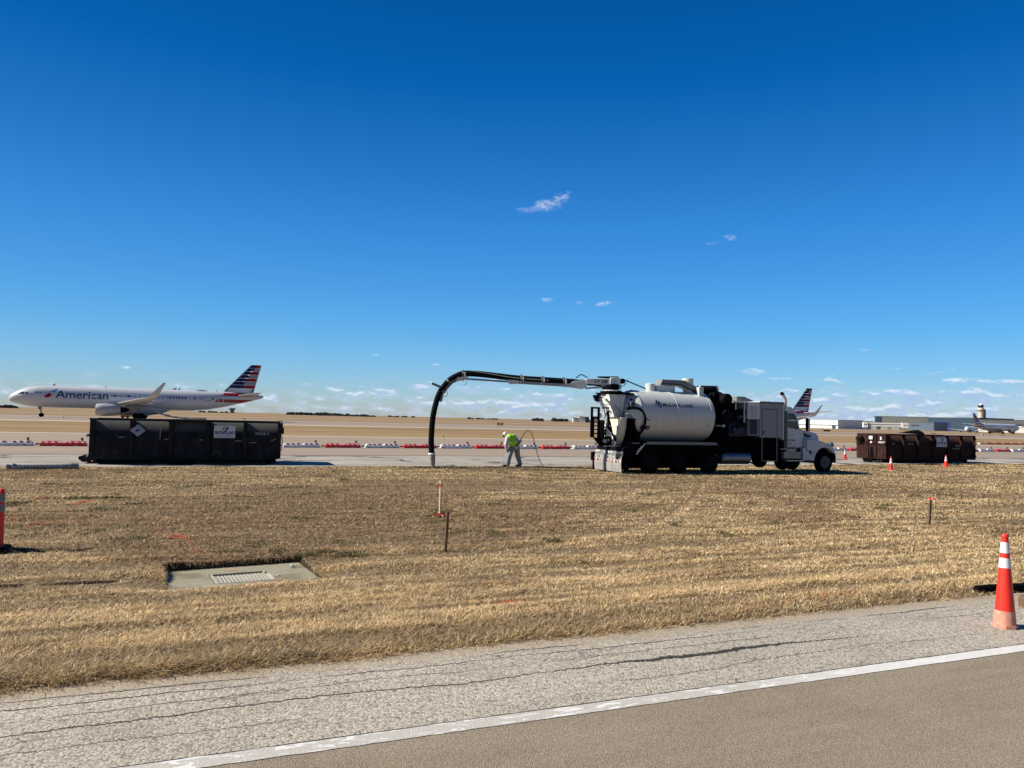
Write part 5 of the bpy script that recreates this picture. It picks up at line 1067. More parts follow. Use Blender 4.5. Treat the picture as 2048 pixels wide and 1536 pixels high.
b = MB(); b.cyl((-.45, .9, .1), (-.45, 1.5, .1), .10, n=16); b.box(-.5, -.1, .8, .95, .1, .25); b.box(-.5, -.1, 1.5, 1.6, .1, .25); b.tube(poly_pts([(-.2, .3, .25), (-.3, .5, .1), (-.15, .7, .22)], 4), .02, 6); b.build('front_roller', M['chassis'], br)
b = MB(); b.box(Lr, Lr + .12, 0, 2.44, .25, 1.86)
for z in (.4, .8, 1.2, 1.6): b.box(Lr + .12, Lr + .2, .0, .25, z, z + .12)
b.build('tail_gate', M['binbrn'], br)
for x0, z0, x1, z1 in ((5.85, 1.0, 6.2, .97), (6.2, .97, 6.6, 1.0)):
    b = MB(); b.obox((x0, -.09, z0), (x1, -.09, z1), .012, .03); b.build('bare_scratch', M['scuff'], br)
b = MB(); b.add([(2.6, .1, 1.93), (3.4, .1, 2.03), (3.45, 1.5, 2.08), (2.65, 1.5, 1.98), (2.3, .0, 2.20), (2.75, .0, 2.22), (3.1, .3, 1.92), (3.3, .0, 1.92)], [(0, 1, 2, 3), (4, 5, 1, 0), (4, 5, 2, 3), (0, 6, 7, 1), (4, 0, 3), (5, 1, 2)])
o = b.build('tarpaulin', MATS['dark_tarp'], loc=(41.1, 35.75, -.285)); tag(o, 'crumpled dark tarpaulin heaped on top of the brown container', 'tarpaulin')

# ------------------------------------------------------------------ low barricades along the taxiway
def barricade(red):
    T = empty('barricade', (0, 0, 0), None, 'barricade')
    base_m, stripe_m = (M['redpl'], M['pinkstripe']) if red else (M['whitepl'], M['darkstripe'])
    L_, h = 2.45, .31; w0, w1 = .27, .07
    b = MB()
    def seg(x0, x1, z0, z1, ya, yb, sl=0.0): b.add([(x0, -ya, z0), (x1, -ya, z0), (x1, ya, z0), (x0, ya, z0), (x0 + sl, -yb, z1), (x1 - sl, -yb, z1), (x1 - sl, yb, z1), (x0 + sl, yb, z1)], [(0, 1, 2, 3), (4, 7, 6, 5), (0, 4, 5, 1), (1, 5, 6, 2), (2, 6, 7, 3), (3, 7, 4, 0)])
    seg(0, L_, 0, .13, w0, w0 * .9, .02); seg(.03, L_ - .03, .13, .19, w0 * .88, w0 * .75); seg(.05, L_ * .46, .19, h, w0 * .74, w1, .10); seg(L_ * .54, L_ - .05, .19, h, w0 * .74, w1, .10)
    body = b.build('barricade_body', base_m, T, bevel=.008)
    for half in (0, 1):
        for k in range(3):
            x = .20 + half * L_ * .49 + k * .34; q = MB(); z0, z1 = .195, .30
            yy = lambda z: -(w0 * .74 + (w1 - w0 * .74) * (z - .19) / (h - .19)) - .004
            q.face([(x + .08, yy(z0), z0), (x + .25, yy(z0), z0), (x + .17, yy(z1), z1), (x, yy(z1), z1)]); q.build('stripe', stripe_m, body)
    if red:
        for x in (.65, 1.8): q = MB(); q.box(x, x + .16, -w0 - .004, -w0, .0, .055); q.build('foot_slot', M['pinkstripe'], body)
    else:
        for x in (.10, 1.95): q = MB(); q.text('FWC', .11, lambda u, v, x=x: (x + u, -w0 - .002 + (.03 * (v + .04) / .13), .04 + v), bold=.008); q.build('barricade_lettering', M['ink'], body)
    q = MB(); q.cyl((-.20, 0, .12), (.0, 0, .12), .045, n=10); q.box(-.22, -.16, -.07, .07, .05, .17); q.build('coupling_pin', mat('dark_red_coupling', (.12, .012, .014), .6), T)
    q = MB(); q.cyl((2.16, 0, h), (2.16, 0, h + .07), .045, n=12); q.tube([(2.16, 0, h + .06), (2.16, 0, h + .12), (2.16, 0, h + .18), (2.16, 0, h + .2)], [.06, .072, .06, .02], 14); q.build('warning_lamp', mat('dark_red_lens', (.06, .004, .01), .4), T)
    return T
protoR, protoW = barricade(True), barricade(False); usedR = usedW = False
ANG = math.atan(.045)
labels_seen = {}
rng = [k for k in range(-11, 40)]
vis = []
for k in rng:
    x0 = 7.26 + 2.77 * k
    y0 = 51.2 + .045 * (x0 + 10)
    d = Vector((x0 + 1.2, y0, 0)).dot(F0); r_ = Vector((x0 + 1.2, y0, 0)).dot(RT); px = 1024 + 1480 * r_ / d
    if px < -60 or px > 2090: continue
    if 200 < px < 520 or (1290 < px < 1620) or (1760 < px < 1935): continue      # wholly behind the containers and the truck
    vis.append((k, x0, y0, px))
for i, (k, x0, y0, px) in enumerate(vis):
    red = (k % 2 == 0)
    if red: o = protoR if not usedR else copy_tree(protoR); usedR = True
    else: o = protoW if not usedW else copy_tree(protoW); usedW = True
    o.location = (x0, y0, -.28); o.rotation_euler = (0, 0, ANG)
    colr = 'red' if red else 'white'
    zone, lo, hi = (('left of the black container', -99, 360) if px < 360 else ('between the black container and the boom hose', 0, 0) if px < 862 else ('between the boom hose and the worker', 0, 0) if px < 1030 else ('between the worker and the truck rear', 0, 0) if px < 1290 else ('between the truck nose and brown container', 0, 0) if px < 1800 else ('right of the brown container', 0, 0))[:3]
    labels_seen.setdefault((zone, colr), []).append(o); o['zone_'] = zone
ORD = ['leftmost', 'second from left', 'third from left', 'fourth from left', 'fifth from left', 'sixth from left']
for (zone, colr), os_ in labels_seen.items():
    desc = 'red barricade' if colr == 'red' else 'white barricade'
    for j, o in enumerate(os_):
        o['label'] = f"{desc} {zone}" + ('' if len(os_) == 1 else f", {ORD[j]}"); o['group'] = 'low barricades lined up along the taxiway'
        if 'zone_' in o: del o['zone_']

# ------------------------------------------------------------------ airliners
def fin_bands(b, z0, z1, le, te, sp, mi_f, mi_r, th):
    for side in (-1, 1):
        def pt(x, z): 
            a, c = le(z), te(z); t = (x - a) / (c - a); return (x, side * th(z) * 4 * t * (1 - t) * .5 + side * .004, z)
        for (u0, u1, mi) in ((0, 1, mi_f), (1, 2, mi_r)):
            n = 3
            def xx(z, k):
                a, c = le(z) + .18, te(z) - .12; s_ = a + (c - a) * sp(z)
                lo, hi = (a, s_) if u0 == 0 else (s_, c)
                return lo + (hi - lo) * k / n
            for k in range(n): b.face([pt(xx(z0, k), z0), pt(xx(z0, k + 1), z0), pt(xx(z1, k + 1), z1), pt(xx(z1, k), z1)], mi)
def airliner(name_label, detail=True):
    T = empty('airliner', (0, 0, 0), name_label, 'airliner')
    st = [(0.0, 3.35, .05), (.15, 3.36, .35), (.5, 3.42, .72), (1.2, 3.55, 1.12), (2.2, 3.68, 1.52), (3.2, 3.76, 1.80), (4.4, 3.82, 1.97), (5.8, 3.84, 2.05), (8, 3.84, 2.07), (12, 3.84, 2.07), (20, 3.84, 2.07), (28, 3.84, 2.07), (31, 3.86, 2.05), (34, 4.00, 1.90), (37, 4.28, 1.56), (40, 4.62, 1.12), (42.5, 4.86, .68), (43.9, 4.98, .40), (44.3, 5.0, .30), (44.5, 5.0, .20)]
    def cen(x): return float(np.interp(x, [q[0] for q in st], [q[1] for q in st]))
    def rad(x): return float(np.interp(x, [q[0] for q in st], [q[2] for q in st]))
    n = 40; b = MB(); vs = []; xsf = []
    for i in range(len(st) - 1):
        m_ = 3 if st[i + 1][0] - st[i][0] > .6 else 1
        for k in range(m_): xsf.append(st[i][0] + (st[i + 1][0] - st[i][0]) * k / m_)
    xsf.append(44.5)
    for x in xsf:
        r_ = rad(x); c_ = cen(x)
        vs += [(x, r_ * .96 * math.sin(2 * math.pi * j / n), c_ + r_ * math.cos(2 * math.pi * j / n)) for j in range(n)]
    fs = [(i * n + j, i * n + (j + 1) % n, (i + 1) * n + (j + 1) % n, (i + 1) * n + j) for i in range(len(xsf) - 1) for j in range(n)]
    b.add(vs, fs, 0, True); b.face(vs[-n:], 1); b.face(vs[:n][::-1], 0)
    fm = bpy.data.materials.get('fuselage_livery')
    if fm is None:
        fm = bpy.data.materials.new('fuselage_livery'); fm.use_nodes = True; t = NT(fm.node_tree); pb = fm.node_tree.nodes['Principled BSDF']
        x, y, z = t.xyz(t.add('ShaderNodeTexCoord').outputs['Object'])
        nn = t.noise(t.cxyz(t.m('MULTIPLY', x, .2), y, t.m('MULTIPLY', z, 1.2)), 1.0, 3)
        c = t.mix(nn, (.52, .54, .56), (.62, .64, .66))
        def band(z0, z1, xa, slope, col, cc):
            e = t.m('MULTIPLY', t.m('GREATER_THAN', z, z0), t.m('LESS_THAN', z, z1)); xb = t.m('ADD', xa, t.m('MULTIPLY', t.m('SUBTRACT', z, z0), slope))
            e = t.m('MULTIPLY', e, t.m('MULTIPLY', t.m('GREATER_THAN', x, xb), t.m('LESS_THAN', x, 42.4))); return t.mix(e, cc, col)
        c = band(4.98, 5.62, 36.2, 1.3, (.32, .012, .02), c); c = band(4.85, 4.98, 35.9, 1.3, (.60, .62, .64), c); c = band(3.68, 4.30, 35.2, .9, (.28, .010, .018), c); c = band(4.30, 4.42, 35.6, .9, (.60, .62, .64), c)
        t.put(pb.inputs['Base Color'], c); pb.inputs['Roughness'].default_value = .35; pb.inputs['Coat Weight'].default_value = .2
    fus = b.build('fuselage', [fm, M['black']], T)
    def skin(x, z, o=.015):
        r_ = rad(x); dz = max(-1, min(1, (z - cen(x)) / r_)); return -(r_ * .96 * math.sqrt(max(0, 1 - dz * dz))) - o
    if detail:
        b = MB()
        u0 = 7.85
        for sgn, flip in ((1, 1),): b.text('American', 2.0, lambda u, v: (u0 + u * 1.12, skin(u0 + u * 1.12, 3.60 + v * 1.02), 3.60 + v * 1.02), bold=.03, slices=12)
        b.build('airline_lettering', mat('airline_blue', (.018, .065, .14), .4), fus)
        def patch(poly, nm, mt, par, side=-1):
            b = MB(); bm = bmesh.new(); vv = [bm.verts.new((x, z, 0)) for x, z in poly]; bm.faces.new(vv); zs_ = [p[1] for p in poly]
            for k in range(1, 8): bmesh.ops.bisect_plane(bm, geom=bm.verts[:] + bm.edges[:] + bm.faces[:], plane_co=(0, min(zs_) + (max(zs_) - min(zs_)) * k / 8, 0), plane_no=(0, 1, 0))
            bm.verts.index_update(); b.add([(v.co.x, skin(v.co.x, v.co.y, .02), v.co.y) for v in bm.verts], [tuple(v.index for v in f_.verts) for f_ in bm.faces]); bm.free(); return b.build(nm, mt, par)
        patch([(6.9, 4.72), (7.1, 4.95), (7.6, 5.22), (8.05, 5.36), (7.75, 4.95), (7.4, 4.70)], 'emblem_wing', mat('emblem_blue', (.03, .20, .42), .4), fus)
        patch([(5.95, 3.70), (6.2, 4.10), (6.7, 4.45), (7.05, 4.40), (7.15, 4.05), (6.9, 3.75), (6.5, 3.62)], 'emblem_tail', M['redtail'], fus)
        patch([(6.55, 4.52), (6.75, 4.70), (7.35, 4.62), (7.05, 4.45)], 'emblem_body', M['whitetail'], fus)
        def outline(x0, x1, z0, z1, w=.07):
            for a in ((x0, x0 + w, z0, z1), (x1 - w, x1, z0, z1), (x0 + w, x1 - w, z1 - w, z1), (x0 + w, x1 - w, z0, z0 + w)):
                patch([(a[0], a[2]), (a[1], a[2]), (a[1], a[3]), (a[0], a[3])], 'door_frame', M['doorline'], fus)
        outline(4.75, 5.75, 3.22, 5.35); outline(13.65, 14.65, 3.10, 5.25, .09); outline(35.9, 36.9, 3.2, 5.3, .09)
        openw = (17.45, 19.75, 27.0, 27.55, 28.1, 28.65, 29.2, 29.75, 31.4, 5.15, 4.55, 34.7)
        k = 0; x = 7.0; wn = bpy.data.meshes
        patch([(.0 + 16.9, 4.12), (33.0, 4.12), (33.0, 4.36), (16.9, 4.36)], 'window_line', mat('window_line_blue', (.27, .31, .36), .35), fus)
        for x in openw: patch([(x, 4.12 if x > 6 else 4.45), (x + .30, 4.12 if x > 6 else 4.45), (x + .30, 4.48 if x > 6 else 4.7), (x, 4.48 if x > 6 else 4.7)], 'cabin_window', M['winddark'], fus)
        for x in np.arange(16.9, 26.5, .8): patch([(x, 4.14), (x + .28, 4.14), (x + .28, 4.46), (x, 4.46)], 'cabin_window', M['windshade'], fus)
        for q in (((1.72, 4.16), (2.15, 4.18), (2.40, 4.55), (2.15, 4.55)), ((2.28, 4.18), (2.68, 4.18), (2.82, 4.58), (2.52, 4.58)), ((2.95, 4.18), (3.35, 4.20), (3.28, 4.55), (2.95, 4.58))): patch(list(q), 'cockpit_window', M['winddark'], fus)
        b = MB(); b.text('N150NN', .42, lambda u, v: (33.0 + u, skin(33 + u, 3.75 + v, .02), 3.75 + v)); b.build('registration', mat('grey_blue_ink2', (.16, .22, .28), .5), fus)
        b = MB(); b.xz([(31.4, 5.75), (31.7, 5.98), (32.4, 6.12), (33.2, 6.05), (34.1, 5.78)], -.55, .55); b.build('satellite_dome', M['whitetail'], T, bevel=.08)
        for x, z, h_ in ((6.9, 5.86, .42), (15.5, 5.88, .2), (27.7, 5.88, .45), (28.4, 5.88, .4), (35.2, 5.7, .35)): b = MB(); b.xz([(x, z), (x + .35, z), (x + .45, z + h_), (x + .22, z + h_)], -.03, .03); b.build('antenna', M['grey'], T)
    # wings
    for sgn in (-1, 1):
        sec = [(1.2, 15.8, 7.6, 2.45, .75), (6.3, 18.6, 4.5, 2.92, .42), (16.2, 24.0, 1.7, 3.95, .16), (16.9, 24.55, 1.5, 4.25, .14), (17.25, 25.1, 1.15, 4.9, .09), (17.7, 26.7, .42, 6.6, .04)]
        prof = [(0, 0), (.08, .45), (.3, .6), (.6, .4), (1, .0), (.6, -.25), (.3, -.35), (.08, -.25)]
        b = MB(); m_ = len(prof)
        b.add([(xl + c_ * px, sgn * y, z + th * pz) for y, xl, c_, z, th in sec for px, pz in prof], [(i * m_ + j, i * m_ + (j + 1) % m_, (i + 1) * m_ + (j + 1) % m_, (i + 1) * m_ + j) for i in range(len(sec) - 1) for j in range(m_)] + [tuple((len(sec) - 1) * m_ + j for j in range(m_))], 0, True)
        w = b.build('wing', mat('wing_pale_grey', (.50, .51, .52), .4), T)
        if detail:
            for y, xl, z in ((4.2, 20.5, 2.45), (8.2, 22.2, 2.95), (11.6, 24.0, 3.35)): b = MB(); b.tube([(xl, sgn * y, z), (xl + .8, sgn * y, z - .12), (xl + 2.2, sgn * y, z - .1), (xl + 3.2, sgn * y, z - .02)], [.05, .22, .18, .03], 10); b.build('flap_fairing', M['planegrey'], w)
        b = MB(); ex, ey, ez = 15.0, sgn * 5.75, 1.62
        b.tube([(ex, ey, ez), (ex - .0, ey, ez), (ex + .25, ey, ez), (ex + 1.2, ey, ez), (ex + 2.6, ey, ez + .02), (ex + 4.0, ey, ez + .05), (ex + 4.05, ey, ez + .05)], [.85, .98, 1.10, 1.17, 1.12, .78, .70], 32); b.build('engine', mat('nacelle_grey', (.42, .42, .44), .35), T)
        b = MB(); b.tube([(ex - .02, ey, ez), (ex - .01, ey, ez)], [.84, .80], 28); b.tube([(ex + 4.0, ey, ez + .05), (ex + 5.0, ey, ez + .08), (ex + 5.6, ey, ez + .1)], [.55, .40, .08], 20); b.build('engine_core', M['chassis'], T)
        b = MB(); b.xz([(ex + 1.2, ez + 1.05), (ex + 4.6, ez + .55), (ex + 5.2, ez + 1.15), (ex + 3.2, ez + 1.5)], ey - .15, ey + .15); b.build('engine_pylon', M['planegrey'], T)
        b = MB(); sec = [(.3, 39.2, 3.2, 5.05, .30), (6.2, 42.6, 1.35, 5.65, .12)]
        b.add([(xl + c_ * px, sgn * y, z + th * pz) for y, xl, c_, z, th in sec for px, pz in prof], [(j, (j + 1) % m_, m_ + (j + 1) % m_, m_ + j) for j in range(m_)] + [tuple(m_ + j for j in range(m_))], 0, True); b.build('tailplane', mat('tailplane_grey', (.44, .45, .46), .4), T)
        for dx in (-.46, .46):
            b = MB(); yy = sgn * 3.8; b.tube([(21.9 + dx, yy - .2, .58), (21.9 + dx, yy - .18, .58), (21.9 + dx, yy + .18, .58), (21.9 + dx, yy + .2, .58)], [.35, .58, .58, .35], 24); b.build('main_wheel', M['rubber'], T)
        b = MB(); b.cyl((21.9, sgn * 3.8, .6), (21.9, sgn * 3.6, 2.7), .14); b.box(21.4, 22.4, sgn * 3.8 - .05, sgn * 3.8 + .05, .52, .64); b.build('main_gear_leg', M['grey'], T)
    b = MB(); b.tube([(15, 0, 2.0), (16.5, 0, 2.05), (18, 0, 2.1), (23, 0, 2.1), (25.5, 0, 2.05), (27.5, 0, 2.1)], [.3, 1.2, 1.45, 1.45, 1.0, .2], 24); b.build('belly_fairing', M['planewhite'], T)
    for sy in (-1, 1): b = MB(); b.tube([(5.35, sy * .30 - .11, .38), (5.35, sy * .3 + .11, .38)], .38, 22); b.build('nose_wheel', M['rubber'], T)
    b = MB(); b.cyl((5.35, 0, .4), (5.2, 0, 2.0), .10); b.obox((5.3, 0, 1.0), (4.7, 0, 1.95), .08, .08); b.box(4.9, 5.1, -.5, .5, 1.45, 2.0); b.build('nose_gear_leg', M['grey'], T)
    # fin: core plus stripes, each stripe its own piece
    le = lambda z: 36.5 + (z - 5.3) * .55 if z < 6.0 else 36.885 + (z - 6.0) * .905
    te = lambda z: 42.55 + (z - 5.6) * .235
    th = lambda z: .45 - .03 * (z - 5.5)
    b = MB(); zs_ = [5.3, 6.0, 11.55]
    for side in (-1, 1):
        for i in range(2):
            for u in range(6):
                def pt(z, t_): a, c = le(z), te(z); return (a + (c - a) * t_, side * th(z) * 2 * t_ * (1 - t_), z)
                b.face([pt(zs_[i], u / 6), pt(zs_[i], (u + 1) / 6), pt(zs_[i + 1], (u + 1) / 6), pt(zs_[i + 1], u / 6)])
    b.face([(le(11.55), 0, 11.55)] + [(le(11.55) + (te(11.55) - le(11.55)) * t_, -th(11.55) * 2 * t_ * (1 - t_), 11.55) for t_ in (.25, .5, .75)] + [(te(11.55), 0, 11.55)] + [(le(11.55) + (te(11.55) - le(11.55)) * t_, th(11.55) * 2 * t_ * (1 - t_), 11.55) for t_ in (.75, .5, .25)])
    fin = b.build('tail_fin', M['whitetail'], T)
    rows = [(10.92, 11.48, 1, 2), (10.22, 10.80, 1, 3), (9.50, 10.10, 1, 2), (8.80, 9.38, 1, 3), (8.10, 8.68, 1, 2), (7.38, 7.98, 1, 3), (6.68, 7.26, 1, 2)]
    for i, (z0, z1, a, c_) in enumerate(rows):
        for half, mi, mt in ((0, a, 'bluetail'), (1, c_, 'redtail' if c_ == 2 else 'greytail')):
            b = MB()
            sp = (lambda i: (lambda z: .50 if i % 2 == 1 else .54))(i)
            for side in (-1, 1):
                def xx(z, k): a_, c2 = le(z) + .22, te(z) - .16; s_ = a_ + (c2 - a_) * sp(z); lo, hi = (a_, s_) if half == 0 else (s_, c2); return lo + (hi - lo) * k / 3
                def pt(z, k): x = xx(z, k); t_ = (x - le(z)) / (te(z) - le(z)); return (x, side * (th(z) * 2 * t_ * (1 - t_) + .045), z)
                for k in range(3): b.face([pt(z0, k), pt(z0, k + 1), pt(z1, k + 1), pt(z1, k)])
            b.build('tail_stripe', M[mt], fin)
    b = MB()
    for side in (-1, 1):
        b.face([(le(6.5) + .1, side * .08, 6.55), (te(6.55) - .1, side * .06, 6.55), (te(5.7) - .1, side * .10, 5.75), (40, side * .38, 5.75), (le(5.75) + .3, side * .10, 5.75)])
    b.build('tail_stripe', M['greytail'], fin)
    return T
A1 = airliner('silver airliner with red and blue striped tail taxiing left, behind the black container'); A1.location = (-34.8, 161, .23)
A2 = copy_tree(A1); A2['label'] = 'airliner whose striped tail and winglet show behind the truck cab'
yaw = R(4.5)
A2.rotation_euler = (0, 0, yaw)
tb = Vector((42.3, 0, 0)); tb.rotate(Euler((0, 0, yaw))); A2.location = (142.0 - tb.x, 148 - tb.y, .2)
def at(px, py, D):
    v = FW + rc * ((px - 1024) / 1480) - uc * ((py - 768) / 1480); return Vector((0, 0, EYE)) + v * D
def gdir(px, D):                                                     # ground point at level distance D under column px
    v = F0 + RT * ((px - 1024) / 1480); return v * D
A3 = copy_tree(A1); A3['label'] = 'airliner facing right with striped tail, in front of the control tower'
p = gdir(1950, 425); yaw3 = R(180 + 4); tb = Vector((42.3, 0, 0)); tb.rotate(Euler((0, 0, yaw3))); A3.location = (p.x - tb.x, p.y - tb.y, .2); A3.rotation_euler = (0, 0, yaw3)
A4 = copy_tree(A1); A4['label'] = 'distant airliner facing left, half hidden behind the right-hand airliner'
p = gdir(1934, 600); A4.location = (p.x, p.y, -1.0); A4.rotation_euler = (0, 0, math.atan2(35 * F0.y + 27 * RT.y, 35 * F0.x + 27 * RT.x))
for q in (A1, A2, A3, A4): q['group'] = 'airliners on the taxiways'

# ------------------------------------------------------------------ far buildings, tower, trees, signs
def bld(name, px0, px1, D0, D1, h, depth, wall, label, cat='building', roof=None, z0=-.5, parts=()):
    """a block whose front runs from column px0 at distance D0 to px1 at D1"""
    a, c = gdir(px0, D0), gdir(px1, D1); u = (c - a); L_ = u.length; ang = math.atan2(u.y, u.x)
    T = empty(name, (a.x, a.y, z0), label, cat, ang)
    b = MB(); b.box(0, L_, 0, depth, -3, h); b.build('wall', wall, T)
    b = MB(); b.box(-.3, L_ + .3, -.3, depth + .3, h, h + .5); b.build('roof', roof or M['bgrey'], T)
    for nm, x0, x1, zz0, zz1, mt, pr in parts: b = MB(); b.box(x0 * L_, x1 * L_, -pr, -.02, zz0 * h, zz1 * h); b.build(nm, mt, T)
    return T
HB = lambda px, py, D: EYE + D * ((837.8 + .0245 * (px - 1024)) - py) / 1480 + .5
D = 820
bld('terminal_hall', 1600, 1677, 800, 760, HB(1650, 841, 780), 60, M['bwhite'], 'white flat-roofed airport hall just right of the truck hood', parts=(('dark_band', 0, 1, .45, .50, M['bdark'], .5), ('dock_door', .86, .94, 0, .42, M['bdark'], .5), ('dock_door', .55, .62, 0, .2, M['louvre'], .5)), roof=M['bwhite'])
bld('cargo_shed', 1677, 1728, 900, 900, HB(1700, 841, 900), 60, M['bblue'], 'slate blue shed between the white hall and the jet bridges', parts=(('wall_sign', .72, .96, .6, .68, M['ink'], .4),))
bld('cargo_shed', 1818, 1869, 880, 860, HB(1840, 845, 870), 50, M['bblue'], 'low slate blue shed in front of the big hangar', parts=(('wall_sign', .1, .42, .62, .70, M['ink'], .4),))
bld('hangar', 1750, 1856, 1010, 980, HB(1800, 833.5, 990), 10, M['bgreen'], 'long grey-green hangar hall rising above the jet bridges', parts=(('dark_corner', 0.02, .13, .0, .98, M['bdark'], .6),))
bld('hangar', 1856, 1959, 960, 900, HB(1900, 835.5, 930), 70, M['bdark'], 'dark navy hangar with open door, left of the control tower', parts=(('hangar_door', .13, .46, .0, .72, M['bnavy'], .15),))
bld('terminal_hall', 1957, 2120, 900, 860, HB(2000, 840, 880), 50, M['bgrey'], 'long grey terminal behind the right-hand airliner', parts=(('white_wall', 0, 1, .0, .56, M['bwhite'], .6), ('dark_band', 0, 1, .60, .68, M['bdark'], .8)))
# jet bridges
def jetbridge():
    a, c = gdir(1728, 700), gdir(1818, 690); u = c - a; L_ = u.length; T = empty('jet_bridge', (a.x, a.y, -1.0), 'white jet bridge with boxy ends between the slate blue sheds', 'jet bridge', math.atan2(u.y, u.x))
    for x0, x1 in ((0, .10), (.86, 1.0)): b = MB(); b.box(x0 * L_, x1 * L_, 0, 5, 3.2, 8.3); b.build('bridge_cab', M['bwhite'], T)
    for x0 in (.02, .055, .90, .95): b = MB(); b.box(x0 * L_, (x0 + .022) * L_, -.1, 0, 5.6, 6.5); b.build('cab_window', M['winddark'], T)
    b = MB(); b.box(.10 * L_, .13 * L_, 1, 4, 3.6, 7.8); b.build('bridge_joint', M['grey'], T)
    for z in (6.6, 4.4): b = MB(); b.box(.13 * L_, .86 * L_, 1, 4, z, z + 1.4); b.build('bridge_tunnel', M['bwhite'], T)
    b = MB(); b.box(.13 * L_, .86 * L_, 1.2, 3.8, 5.8, 6.6); b.build('tunnel_gap', M['bblue'], T)
    for x0, x1 in ((.18, .30), (.40, .54), (.64, .80)): b = MB(); b.box(x0 * L_, x1 * L_, .5, 4, -1, 3.8); b.build('bridge_support', M['louvre'], T)
    for x0 in (.05, .93): b = MB(); b.box(x0 * L_, (x0 + .02) * L_, 2, 2.6, -1, 3.2); b.build('bridge_leg', M['bwhite'], T)
jetbridge()
def tower():
    D_ = 1150; p = gdir(1963, D_); T = empty('control_tower', (p.x, p.y, -4), 'pale concrete airport control tower with dark glazed cab', 'control tower')
    top = HB(1963, 807, D_) + 4; s_ = top
    r0 = 4.0
    prof = [(0, r0), (.40, r0), (.62, r0 * .98), (.74, r0 * 1.15), (.80, r0 * 1.32), (.815, r0 * 1.32)]
    b = MB(); b.tube([(0, 0, h * s_) for h, r in prof], [r for h, r in prof], 12, smooth=False); b.build('tower_shaft', M['concretew'], T)
    b = MB(); b.tube([(0, 0, .745 * s_), (0, 0, .77 * s_)], [r0 * 1.3, r0 * 1.36], 12, smooth=False); b.build('balcony', M['bdark'], T)
    b = MB(); b.tube([(0, 0, .77 * s_), (0, 0, .85 * s_)], [r0 * 1.2, r0 * .85], 12, smooth=False); b.build('collar', M['concretew'], T)
    b = MB(); b.tube([(0, 0, .85 * s_), (0, 0, .92 * s_), (0, 0, .94 * s_)], [r0 * .80, r0 * 1.02, r0 * .9], 12, smooth=False); b.build('glazed_cab', M['winddark'], T)
    b = MB(); b.tube([(0, 0, .94 * s_), (0, 0, .97 * s_), (0, 0, 1.0 * s_)], [r0 * .75, r0 * .5, r0 * .1], 12); b.build('tower_roof', M['bwhite'], T)
    b = MB(); b.box(.15 * r0, 1.25 * r0, -r0 * 1.1, -r0 * .6, 0, .80 * s_); b.build('stair_shaft', M['bgrey'], T)
tower()
def tower2():
    D_ = 1500; p = gdir(466, D_); T = empty('control_tower', (p.x, p.y, -2), 'far small control tower under the tail of the taxiing airliner', 'control tower')
    b = MB(); b.cyl((0, 0, 0), (0, 0, 8), 4, n=10); b.build('tower_shaft', M['bgrey'], T); b = MB(); b.cyl((0, 0, 8), (0, 0, 12), 6.0, 6.5, n=10); b.build('tower_cab', M['bblue'], T); b = MB(); b.cyl((0, 0, 0), (0, 0, 3), 9, n=10); b.build('tower_base', M['bgrey'], T)
tower2()
bld('airport_building', 1160, 1172, 780, 780, HB(1165, 834.5, 780), 20, M['bwhite'], 'small white airport building on the horizon beside the truck ladder', z0=-.3)
bld('airport_building', 1172, 1200, 800, 800, HB(1180, 835, 800), 20, M['bblue'], 'dark low building with white doors right behind the truck rear', z0=-.3, parts=(('white_door', .35, .42, 0, .6, M['bwhite'], .4), ('white_door', .5, .57, 0, .6, M['bwhite'], .4), ('white_door', .65, .72, 0, .6, M['bwhite'], .4), ('white_door', .8, .87, 0, .6, M['bwhite'], .4)))
bld('airport_building', 1148, 1160, 760, 760, HB(1155, 837, 760), 12, M['whitepl'], 'lowest pale hut at the left end of the horizon buildings', z0=-.3)
r7 = random.Random(33)
def tree(px, D_, h, w, label):
    p = gdir(px, D_); T = empty('tree', (p.x, p.y, -1.0), label, 'tree', group='dark trees on the horizon')
    b = MB(); b.tube([(0, 0, -1), (0, 0, h * .5)], [.5, .3], 8); b.build('trunk', M['bark'], T)
    b = MB()
    for k in range(150):
        u, a, z = math.sqrt(r7.random()), r7.uniform(0, 6.28), r7.random(); rr_ = w * .5 * math.sqrt(max(.05, 1 - (z * 1.9 - .9) ** 2)); c = Vector((u * rr_ * math.cos(a), u * rr_ * math.sin(a), h * (.22 + .78 * z)))
        s_ = r7.uniform(.5, 1.2) * max(.8, w * .09); n1 = Vector((r7.gauss(0, 1), r7.gauss(0, 1), r7.gauss(0, 1))).normalized(); n2 = n1.orthogonal().normalized(); n3 = n1.cross(n2)
        b.face([c + n2 * s_, c + n3 * s_ * .7, c - n2 * s_ * .8, c - n3 * s_]); b.face([c + n1 * s_, c + n3 * s_ * .7, c - n1 * s_ * .8, c - n3 * s_ * .6])
    b.build('crown', M['leaf'], T); return T
groups = [((0, 34), 9, 900, 5.5, 'left of the airliner nose'), ((400, 456), 7, 1300, 4.5, 'under the airliner tail'), ((576, 750), 30, 1000, 5, 'between the black container and the hose'), ((775, 830), 6, 1300, 3.5, 'just left of the boom hose'), ((935, 1000), 7, 1100, 3.5, 'above the worker'), ((1068, 1086), 4, 900, 5, 'right of the worker'), ((1108, 1135), 6, 900, 5.5, 'left of the small white building')]
